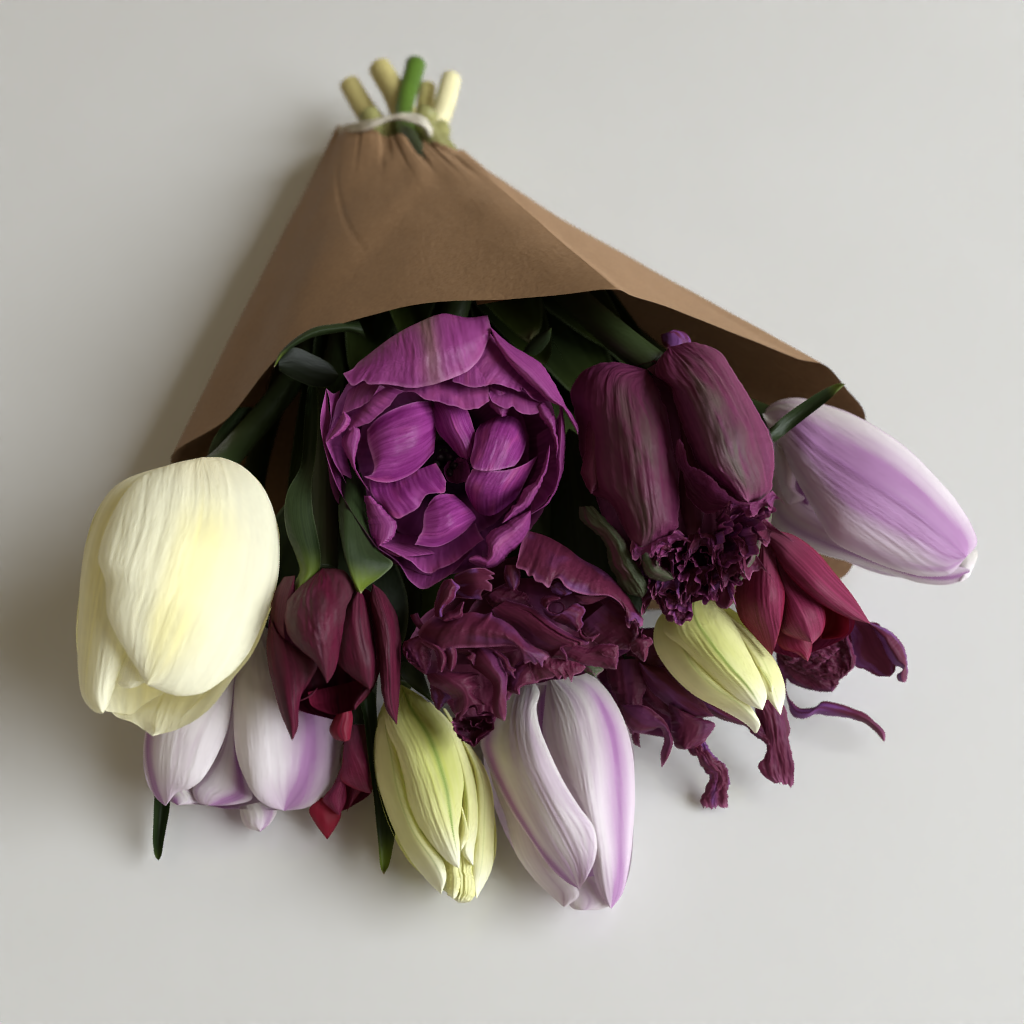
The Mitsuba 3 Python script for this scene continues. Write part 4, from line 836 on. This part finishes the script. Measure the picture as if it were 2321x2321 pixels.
# ------------------------------------------------------------------ cream buds
F = Flower('cream_tulip_bud', Frame(C8, (250, 150), 3.2, (640, 1540), 1.5), 'closed cream tulip bud with a green midrib at the bottom left of centre', 'tulip bud', 'pale_petal', c_cream, group=None)
F.petal([(250, 150), (90, 450), (110, 850), (300, 1280), (620, 1540)], [(250, 150), (700, 540), (840, 900), (845, 1300), (620, 1540)], bl=[0, -.2, 0], bm=[0, -1.6, -1.7, -.6], br=[0, -.2, 0], k=.95)
F.petal([(520, 300), (720, 700), (720, 1100), (700, 1400), (738, 1522)], [(540, 300), (700, 540), (800, 700), (846, 860), (851, 1150), (838, 1330), (742, 1522)], bl=[.1, .4, .4, .2], bm=[.1, .6, .7, .3], br=[0, -.2, -.2, 0], green=.25, k=.85)
F.petal([(560, 1150), (530, 1300), (555, 1440), (560, 1500), (620, 1552)], [(720, 1150), (760, 1350), (748, 1490), (700, 1540), (625, 1552)], bl=.1, bm=[.5, .7, .3], br=.1, green=.1, rag=10, veins=.25)
F.petal([(560, 1180), (545, 1300), (550, 1420), (560, 1500), (590, 1530)], [(620, 1200), (640, 1320), (650, 1420), (620, 1500), (592, 1530)], bl=.3, bm=.8, br=.4, green=.05, rag=6)
F.petal([(240, 150), (160, 230), (95, 380), (75, 560), (90, 740), (140, 910), (215, 1100), (320, 1285), (440, 1430), (508, 1496)], [(245, 150), (180, 400), (240, 600), (300, 900), (380, 1090), (460, 1200), (525, 1290), (545, 1390), (512, 1496)],
        bl=[0, -.2, -.2, -.1, .2], bm=[.2, .8, 1.0, .9, .6], br=[.4, .9, 1.0, .8, .6], green=.45, mid=.3, wid=.3, k=.8)
F.petal([(430, 260), (560, 500), (640, 800), (650, 1000), (640, 1220), (690, 1290), (716, 1312)], [(440, 258), (600, 420), (690, 600), (748, 800), (770, 980), (765, 1090), (735, 1200), (718, 1312)], bl=[.4, .7, .8, .7], bm=[.4, 1.0, 1.1, .9], br=[.1, .1, .2, .5], green=.5, mid=-.5, k=.8)
F.petal([(600, 850), (630, 1000), (620, 1150), (636, 1212)], [(650, 940), (685, 1050), (695, 1120), (642, 1214)], bl=.8, bm=1.15, br=1.0, green=.05)
F.petal([(250, 145), (150, 340), (165, 460), (215, 560), (252, 680), (275, 770), (300, 900), (340, 1010), (420, 1140), (500, 1235), (570, 1300), (625, 1332)], [(250, 145), (350, 200), (450, 280), (550, 400), (615, 540), (650, 700), (657, 800), (640, 950), (625, 1080), (634, 1220), (628, 1332)],
        bl=[.2, .8, 1.1, 1.2, 1.1, 1.0], bm=[.2, 1.5, 1.9, 1.9, 1.6, 1.1], br=[.2, .6, .9, 1.1, 1.1, 1.0], green=1.0, mid=.35, k=.75, veins=.05, M=[(250, 145), (260, 330), (350, 520), (430, 740), (500, 960), (570, 1170), (626, 1332)])
F.stem([F.fr.pt((240, 150), -.3), at(780., 1050., 2.8), neck(-.2, -1.4), at(690., 210., 2.2), at(659., 158., 2.6)], [.38, .4, .42, .5, .56, .46], end=YELLOW)

F = Flower('cream_tulip_bud', Frame(C6, (560, 480), 4.6, (1000, 1120), 3.2), 'closed cream tulip bud hanging beneath the frilled mouth of the dark parrot tulip', 'tulip bud', 'pale_petal', c_cream)
F.petal([(520, 440), (340, 650), (440, 880), (700, 1040), (960, 1080)], [(520, 440), (800, 520), (1030, 800), (1080, 960), (960, 1080)], bl=[0, -.2, 0], bm=[0, -1.3, -1.2, -.3], br=[0, -.2, 0], k=.95)
F.petal([(680, 470), (860, 720), (930, 860), (980, 1000), (1076, 1132)], [(690, 470), (800, 570), (930, 680), (1035, 795), (1090, 910), (1108, 1000), (1082, 1132)], bl=[.1, .5, .6, .4], bm=[.1, .5, .7, .4], br=[0, -.1, 0, .1], green=.3, k=.85)
F.petal([(940, 850), (960, 900), (1000, 960), (1030, 1000)], [(980, 850), (1020, 900), (1045, 960), (1032, 1002)], bl=.7, bm=.8, br=.6, green=.6)
F.petal([(460, 480), (360, 580), (340, 720), (425, 875), (570, 1015), (750, 1112), (880, 1190), (930, 1242)], [(470, 480), (560, 700), (640, 850), (760, 970), (870, 1048), (925, 1115), (962, 1190), (942, 1240)], bl=[0, -.1, -.1, 0, .4], bm=[.2, .9, 1.1, .8, .4], br=[.4, .8, .9, .7, .4], green=.35, mid=.35, k=.8)
F.petal([(560, 440), (440, 500), (395, 640), (500, 760), (610, 870), (740, 980), (880, 1070), (972, 1106)], [(580, 440), (700, 480), (790, 570), (860, 700), (920, 820), (960, 900), (1000, 1020), (976, 1106)],
        bl=[.2, .6, .8, .9, .8], bm=[.2, 1.4, 1.7, 1.5, .9], br=[.1, .5, .7, .8, .8], green=.75, mid=.05, k=.75, M=[(570, 440), (570, 560), (660, 710), (780, 860), (880, 970), (974, 1106)], veins=.05)
F.stem([F.fr.pt((540, 460), -.4), at(1050., 880., 3.6), neck(.6, -1.2), at(800., 215., 2.6), at(806., 165., 2.8)], .38, end=YELLOW)

# ------------------------------------------------------------------ lilac tulip, bottom centre
F = Flower('lilac_tulip', Frame(C8, (1180, 80), 2.9, (1480, 1590), 1.5), 'long pale lilac tulip with a folded white petal at the bottom centre', 'tulip', 'lilac_petal', c_lilac)
F.petal([(1200, 60), (800, 500), (880, 1000), (1150, 1430), (1480, 1590)], [(1200, 60), (1700, 400), (1750, 900), (1690, 1450), (1500, 1600)], bl=[0, -.3, 0], bm=[0, -1.7, -1.8, -.5], br=[0, -.3, 0], k=.95)
F.petal([(1120, 150), (1110, 300), (1150, 500), (1200, 650)], [(1210, 150), (1210, 300), (1190, 480), (1205, 650)], bl=.4, bm=.2, br=.4, amt=2.5)
F.petal([(780, 520), (850, 800), (925, 1000), (985, 1220), (1100, 1390), (1200, 1490), (1290, 1572)], [(1000, 600), (1150, 1000), (1300, 1350), (1400, 1500), (1310, 1580)], bl=[0, -.2, -.2, 0], bm=[.3, .5, .5, .2], br=[.4, .8, .7, .2], amt=.35, k=.8)
F.petal([(1280, 1400), (1310, 1520), (1360, 1590), (1420, 1600)], [(1500, 1380), (1620, 1540), (1560, 1590), (1430, 1600)], bl=.1, bm=.4, br=.1, amt=.5)
F.petal([(1200, 60), (1180, 250), (1170, 500), (1280, 760), (1400, 950), (1480, 1150), (1490, 1350), (1530, 1490), (1600, 1588)], [(1210, 60), (1450, 75), (1570, 170), (1680, 350), (1740, 560), (1760, 800), (1750, 1050), (1725, 1300), (1680, 1490), (1608, 1590)],
        bl=[.3, .7, .7, .6, .4], bm=[.3, 1.7, 2.1, 1.7, .5], br=[0, 0, 0, .1, .2], mid=.55, wid=.3, k=.82, M=[(1205, 60), (1370, 260), (1450, 560), (1500, 900), (1560, 1250), (1604, 1589)], veins=.03)
F.petal([(1020, 120), (880, 300), (765, 510), (800, 640), (870, 790), (960, 960), (1080, 1140), (1200, 1310), (1320, 1420), (1398, 1462)], [(1080, 100), (1145, 190), (1125, 300), (1150, 430), (1200, 560), (1300, 770), (1410, 945), (1512, 1085), (1505, 1260), (1450, 1390), (1402, 1462)],
        bl=[.2, .2, .4, .6, .8, .6], bm=[.4, 1.6, 2.1, 2.2, 1.8, .8], br=[.5, 1.6, 1.95, 1.95, 1.7, 1.1], mid=-.72, wid=.22, k=.82, M=[(1040, 110), (980, 330), (1010, 620), (1110, 850), (1250, 1120), (1360, 1330), (1400, 1462)], veins=.03)
F.stem([F.fr.pt((1180, 90), -.4), at(980., 980., 2.6), neck(.3, -1.8), neck(.3, -1.8, .4)], .4)

# ------------------------------------------------------------------ strappy dark parrots, lower right
F = Flower('wilting_parrot_tulip', Frame(C6, (250, 830), 2.7, (650, 1600), 1.0), 'wilting parrot tulip with long dark strap petals over the table at lower right', 'tulip', 'parrot_petal', c_parrot)
F.kmax, F.flat, F.crumple = .5, .85, .1
F.petal([(20, 640), (0, 800), (40, 980), (110, 1120), (190, 1230)], [(420, 620), (560, 900), (620, 1050), (640, 1140), (420, 1270)], bl=-.6, bm=[-1, -1.2, -.9], br=-.5, rag=12)
F.petal([(60, 820), (70, 930), (120, 1040), (160, 1150), (215, 1250)], [(300, 800), (300, 930), (270, 1060), (240, 1180), (220, 1250)], bl=-.3, bm=.1, br=-.1, rag=12, ragf=18)
F.petal([(180, 640), (160, 740), (230, 830), (330, 860)], [(420, 640), (430, 740), (400, 820), (335, 860)], bl=-.2, bm=.2, br=-.2, rag=14, ragf=18)
F.petal([(220, 900), (300, 1060), (400, 1130), (480, 1200)], [(330, 900), (440, 1030), (520, 1120), (485, 1200)], bl=-.3, bm=.05, br=-.3, rag=8)
F.petal([(130, 900), (140, 1020), (190, 1200), (225, 1300), (262, 1326)], [(200, 880), (250, 1050), (260, 1200), (255, 1280), (264, 1326)], bl=-.4, bm=-.1, br=-.2, rag=10)
F.petal([(250, 830), (300, 960), (420, 1080), (560, 1150), (690, 1145)], [(260, 825), (420, 870), (560, 980), (640, 1080), (692, 1140)], bl=0, bm=.5, br=.1, violet=.3, rag=8)
F.petal([(380, 860), (520, 1010), (640, 1110), (760, 1170), (880, 1210), (960, 1260)], [(400, 840), (560, 940), (700, 1060), (820, 1140), (900, 1170), (965, 1256)], bl=-.4, bm=.1, br=-.3, rag=8, violet=.7)
F.petal([(150, 1080), (190, 1200), (240, 1240), (320, 1225), (380, 1210), (400, 1280), (378, 1370), (385, 1440)], [(150, 1075), (280, 1080), (370, 1135), (420, 1190), (435, 1230), (452, 1290), (440, 1350), (390, 1440)], bl=.2, bm=[.3, .7, .7, .4], br=[.3, .6, .6, .4], rim=.8, rag=5)
F.petal([(420, 1060), (440, 1180), (450, 1280), (480, 1330), (520, 1338)], [(500, 1110), (600, 1150), (696, 1185), (650, 1270), (525, 1338)], bl=0, bm=.45, br=.1, rag=8)
F.petal([(440, 1240), (470, 1300), (560, 1330), (640, 1290)], [(440, 1225), (520, 1250), (620, 1240), (690, 1195)], bl=-.1, bm=.1, br=.2, rag=6)
F.petal([(520, 1330), (590, 1390), (640, 1460), (672, 1510), (640, 1570), (608, 1640), (620, 1685)], [(640, 1270), (665, 1340), (700, 1395), (745, 1430), (782, 1505), (768, 1590), (760, 1672)], bl=[-.4, -.5, -.6, -.7], bm=[-.3, 0, -.3, -.5], br=[-.4, -.3, -.5, -.8], rag=12, rough=.3, ragtip=30, violet=.6, ns=110)
F.petal([(760, 900), (860, 1000), (930, 1090), (960, 1200), (995, 1310), (985, 1370), (945, 1440), (980, 1490), (1040, 1520)], [(840, 860), (1000, 970), (1100, 1080), (1122, 1180), (1128, 1300), (1145, 1400), (1155, 1480), (1152, 1550)], bl=[-.6, -.3, -.3, -.5], bm=[-.5, 0, .2, -.1, -.3], br=[-.6, -.3, -.3, -.6], rag=9, rough=.3, ragtip=30, violet=.1, ns=110, M=[(800, 880), (920, 985), (1000, 1085), (1040, 1200), (1050, 1350), (1060, 1450), (1085, 1540)])
F.petal([(880, 1180), (900, 1230), (960, 1280), (1000, 1310)], [(940, 1120), (980, 1180), (1030, 1250), (1040, 1310)], bl=-.2, bm=0, br=-.2, rag=6)
F.stem([F.fr.pt((260, 830), -.3), at(1100., 1030., 2.2), neck(.9, -1.9), neck(.9, -1.9, .4)], .4)

F = Flower('ragged_parrot_tulip', Frame(C6, (1300, 600), 2.8, (1600, 1200), 1.4), 'torn dark red parrot tulip with a curling tendril petal behind the crimson tulip', 'tulip', 'parrot_petal', c_parrot)
F.kmax, F.flat, F.crumple = .5, .85, .1
F.petal([(1060, 700), (1080, 850), (1150, 950), (1250, 990)], [(1480, 600), (1510, 750), (1480, 860), (1400, 960)], bl=-.6, bm=[-1, -1.1, -.8], br=-.5)
F.petal([(1050, 760), (1080, 880), (1130, 950), (1250, 990), (1380, 1000)], [(1300, 800), (1400, 860), (1420, 920), (1405, 970), (1385, 1000)], bl=-.4, bm=-.1, br=-.3, rag=10, rim=.3, rough=.3)
F.petal([(1050, 740), (1100, 840), (1180, 880), (1300, 920), (1430, 925)], [(1400, 660), (1470, 690), (1510, 820), (1490, 870), (1440, 925)], bl=-.1, bm=.3, br=0, rag=12, rough=.6, rim=.5, violet=.1)
F.petal([(1040, 760), (1110, 800), (1200, 830), (1300, 850)], [(1060, 740), (1220, 760), (1350, 720), (1420, 760)], bl=.1, bm=.5, br=.2, rag=10, rough=.5)
F.petal([(1420, 620), (1455, 720), (1470, 800), (1480, 880)], [(1470, 570), (1478, 680), (1512, 780), (1515, 850), (1486, 880)], bl=.2, bm=.5, br=.2, rag=12, rim=1)
F.petal([(1480, 570), (1495, 700), (1505, 840), (1570, 870), (1640, 905), (1715, 912)], [(1500, 575), (1640, 600), (1730, 700), (1760, 800), (1745, 880), (1718, 912)], bl=-.4, bm=-.3, br=-.2, rag=8, violet=.6)
F.petal([(1590, 600), (1650, 680), (1690, 760), (1730, 830), (1790, 870), (1760, 900), (1765, 935), (1800, 945)], [(1600, 595), (1690, 630), (1770, 690), (1810, 760), (1822, 840), (1822, 900), (1815, 935), (1802, 945)], bl=-.1, bm=[.1, .5, .5, .2], br=[-.2, -.2, -.3], rag=5, violet=.9)
F.petal([(1110, 780), (1080, 900), (1100, 980), (1125, 1080), (1150, 1140), (1220, 1155), (1290, 1130), (1360, 1140), (1460, 1150), (1560, 1180), (1630, 1230), (1680, 1290)], [(1150, 780), (1118, 900), (1115, 1000), (1150, 1060), (1200, 1095), (1285, 1085), (1330, 1055), (1440, 1075), (1560, 1120), (1640, 1180), (1690, 1240), (1690, 1288)],
        bl=[-.9, -.5, -.4, -.5, -.8], bm=[-.8, -.4, 0, -.1, -.6], br=[-.9, -.5, -.3, -.4, -.8], rag=4, violet=.8, ns=120, nt=24)
F.stem([F.fr.pt((1200, 620), -.4), at(1300., 950., 2.0), neck(1.3, -1.6), neck(1.4, -1.6, .4)], .4)


# ------------------------------------------------------------------ leaves
def leaf(owner, crop, za, zb, a, b, L, R, label, **k):
    f = Flower.__new__(Flower)
    f.key, f.fr, f.mat, f.col, f.part, f.kmax, f.flat, f.crumple = owner, Frame(crop, a, za, b, zb), 'leaf_skin', c_leaf, 'leaf', 1.0, 1.0, 0.0
    f.petal(L, R, k=k.pop('k', .5), label=label, **k)


leaf('plum_tulip', D5, 7.6, 7.0, (400, 500), (370, 1600), [(480, -150), (420, 300), (405, 560), (385, 680), (300, 840), (272, 980), (290, 1150), (350, 1300), (385, 1430), (355, 1500), (352, 1590), (365, 1632)],
     [(485, -150), (520, 300), (500, 600), (470, 800), (480, 1000), (500, 1100), (530, 1250), (540, 1350), (520, 1450), (470, 1530), (410, 1590), (368, 1632)], 'dark green tulip leaf with an S-bend and bright tip beside the white tulip', bl=[-3, -1.4, -.2, 0, 0, 0], bm=[-3, -1.5, -.1, .3, .5], br=[-3, -1.4, -.2, 0, 0, 0], M=None)
leaf('double_purple_tulip', D5, 7.6, 7.2, (760, 900), (820, 1590), [(740, 500), (680, 800), (672, 1100), (700, 1250), (745, 1350), (770, 1480), (800, 1575), (828, 1595)], [(745, 500), (860, 800), (900, 1150), (980, 1300), (1065, 1375), (980, 1470), (870, 1550), (832, 1595)], 'folded green tulip leaf with a pale tip pointing down under the bright purple tulip',
     bl=[-2.5, -.6, 0, .1], bm=[-2.5, -.2, .5, .4], br=[-2.5, -1, -.4, 0], M=[(742, 500), (755, 800), (745, 1100), (755, 1300), (790, 1480), (830, 1595)])
leaf('double_purple_tulip', D1, 8.6, 8.2, (900, 1150), (535, 1380), [(1000, 1130), (860, 1145), (750, 1165), (640, 1230), (560, 1310), (532, 1380)], [(1040, 1225), (960, 1190), (860, 1195), (740, 1220), (650, 1265), (580, 1320), (538, 1380)], 'grey green leaf tip peeping under the left rim of the paper', bl=0, bm=.2, br=0)
leaf('white_tulip', D1, 8.4, 7.4, (640, 1280), (880, 1420), [(560, 1330), (640, 1275), (740, 1310), (850, 1370), (892, 1420)], [(560, 1400), (650, 1450), (760, 1490), (850, 1480), (890, 1425)], 'broad leaf under the left paper rim with its shade painted into the green', bl=0, bm=.1, br=0, dark=.7, tip=.2)  # leaf colour itself is darkened to carry the shade
leaf('dark_parrot_tulip', D2, 7.0, 8.0, (440, 830), (548, 725), [(430, 825), (455, 790), (500, 750), (540, 725), (552, 722)], [(485, 840), (520, 810), (545, 770), (553, 724)], 'small pointed leaf behind the right side of the bright purple tulip', bl=0, bm=.15, br=0, tip=.2)
leaf('white_tulip', D1, 4.5, 5.0, (500, 1500), (200, 1900), [(330, 1600), (250, 1700), (190, 1800), (170, 1900), (210, 1960)], [(430, 1600), (360, 1760), (310, 1850), (270, 1930), (215, 1960)], 'shaded leaf inside the left paper rim above the white tulip', bl=0, bm=.2, br=0)
leaf('cream_tulip_bud', C8, 3.4, 1.4, (40, 250), (140, 1360), [(-40, 150), (10, 350), (40, 600), (80, 900), (105, 1150), (120, 1320), (138, 1368)], [(90, 200), (110, 500), (150, 800), (215, 1080), (200, 1200), (175, 1310), (145, 1368)], 'narrow upright green leaf beside the cream bud at bottom left of centre',
     bl=0, bm=[-.3, -.3, -.2], br=0, M=[(20, 180), (60, 500), (95, 850), (125, 1150), (142, 1368)])
leaf('cream_tulip_bud', C8, 4.4, 3.6, (280, 0), (440, 250), [(250, 0), (255, 90), (330, 170), (400, 220), (455, 262)], [(380, 0), (400, 80), (430, 170), (458, 260)], 'small green leaf between the cream bud and the ragged parrot tulip', bl=0, bm=.2, br=0, tip=.1)

# dark filler leaves added to black out the paper's inside, named under the tulips
def filler_blade(key, spine, hw, roll=0.4, tilt=0.0, n=70, **ck):
    P = spline(np.asarray(spine)[:, [1, 0, 2]], n)[:, [1, 0, 2]]
    q = np.linspace(0, 1, n)
    d = np.gradient(P, axis=0)
    d /= np.linalg.norm(d, axis=1, keepdims=True)
    up = np.array([tilt, 0.2, 1.0])
    w = np.cross(d, up / np.linalg.norm(up))
    nn = np.cross(w, d)
    h = hw / 100 * (0.1 + 0.9 * sm(.1, .75, q)) * np.sqrt(np.clip((1 - q) * 3, 0, 1))
    t = np.linspace(-1, 1, 17)
    G = P[:, None] + w[:, None] * (h[:, None] * t)[..., None] + nn[:, None] * (h[:, None] * roll * t**2 + .0015 * np.sin(9 * q[:, None] + 3 * t))[..., None]
    G = tuck(G)
    S, TT = np.meshgrid(q, t, indexing='ij')
    put(key, G, 'leaf_skin', c_leaf(S, TT, SEED[0], tip=.3, **ck))


own = ['white_tulip', 'double_purple_tulip', 'dark_parrot_tulip', 'open_parrot_tulip', 'plum_tulip', 'crimson_tulip', 'lilac_tulip', 'lilac_tulip_001', 'cream_tulip_bud']
for i, (x, y, z, w, tl) in enumerate([(430, 1010, 3.2, 1.5, .4), (530, 1060, 3.6, 1.7, -.3), (600, 930, 4.0, 1.8, .2), (690, 1120, 3.2, 1.7, -.2), (500, 830, 4.6, 1.4, .7), (800, 1230, 2.8, 1.8, .1), (960, 1180, 2.8, 1.9, -.2), (1110, 930, 4.4, 1.8, .3),
                                      (1140, 1080, 3.4, 1.8, -.3), (1200, 660, 5.6, 1.7, -.6), (1330, 760, 4.6, 1.4, -.4), (1370, 860, 3.0, 1.4, -.3), (1470, 960, 1.6, 1.3, -.2), (1280, 1150, 2.4, 1.8, 0), (1000, 640, 6.6, 1.8, .2), (760, 640, 6.4, 1.6, .5), (640, 720, 5.4, 1.6, .6),
                                      (1420, 960, 2.2, 1.8, -.2), (880, 900, 3.6, 2.0, 0), (1180, 800, 4.6, 1.8, -.2)]):
    e = at(float(x), float(y), z)
    m = (NECK + e) / 2 + np.array([0, 0, .004])
    filler_blade(numbered(own[i % len(own)] + '__leaf'), [NECK + np.array([.006 * math.sin(i * 2.3), 0, -.008 + .004 * math.cos(i * 1.7)]), m, e], w, tilt=tl)

# ------------------------------------------------------------------ twine round the stems
TW = [(632, 250, 2.4), (655, 240, 3.7), (690, 233, 4.6), (740, 222, 5.0), (775, 218, 5.1), (805, 232, 4.9), (815, 255, 4.2), (822, 275, 3.0), (810, 290, 1.6), (760, 300, .8), (690, 285, .8), (640, 262, 1.5), (632, 250, 2.4)]
labels['twine_tie'] = {'label': 'pale string tied round the stems above the paper', 'category': 'string'}
for dz in (0, 1):
    P = np.array([at(float(x), float(y) + 9 * dz * (i % 5 != 3), z) for i, (x, y, z) in enumerate(TW)])
    P = spline(P[:, [0, 1, 2]], 90)
    put_tube(numbered('twine_tie__strand'), P, 0.0011, 'twine_skin', np.tile([[.62, .57, .46]], (90, 1)) * (0.85 + .3 * np.sin(np.arange(90) * 1.7)[:, None] * .3), nt=8, cap=False)
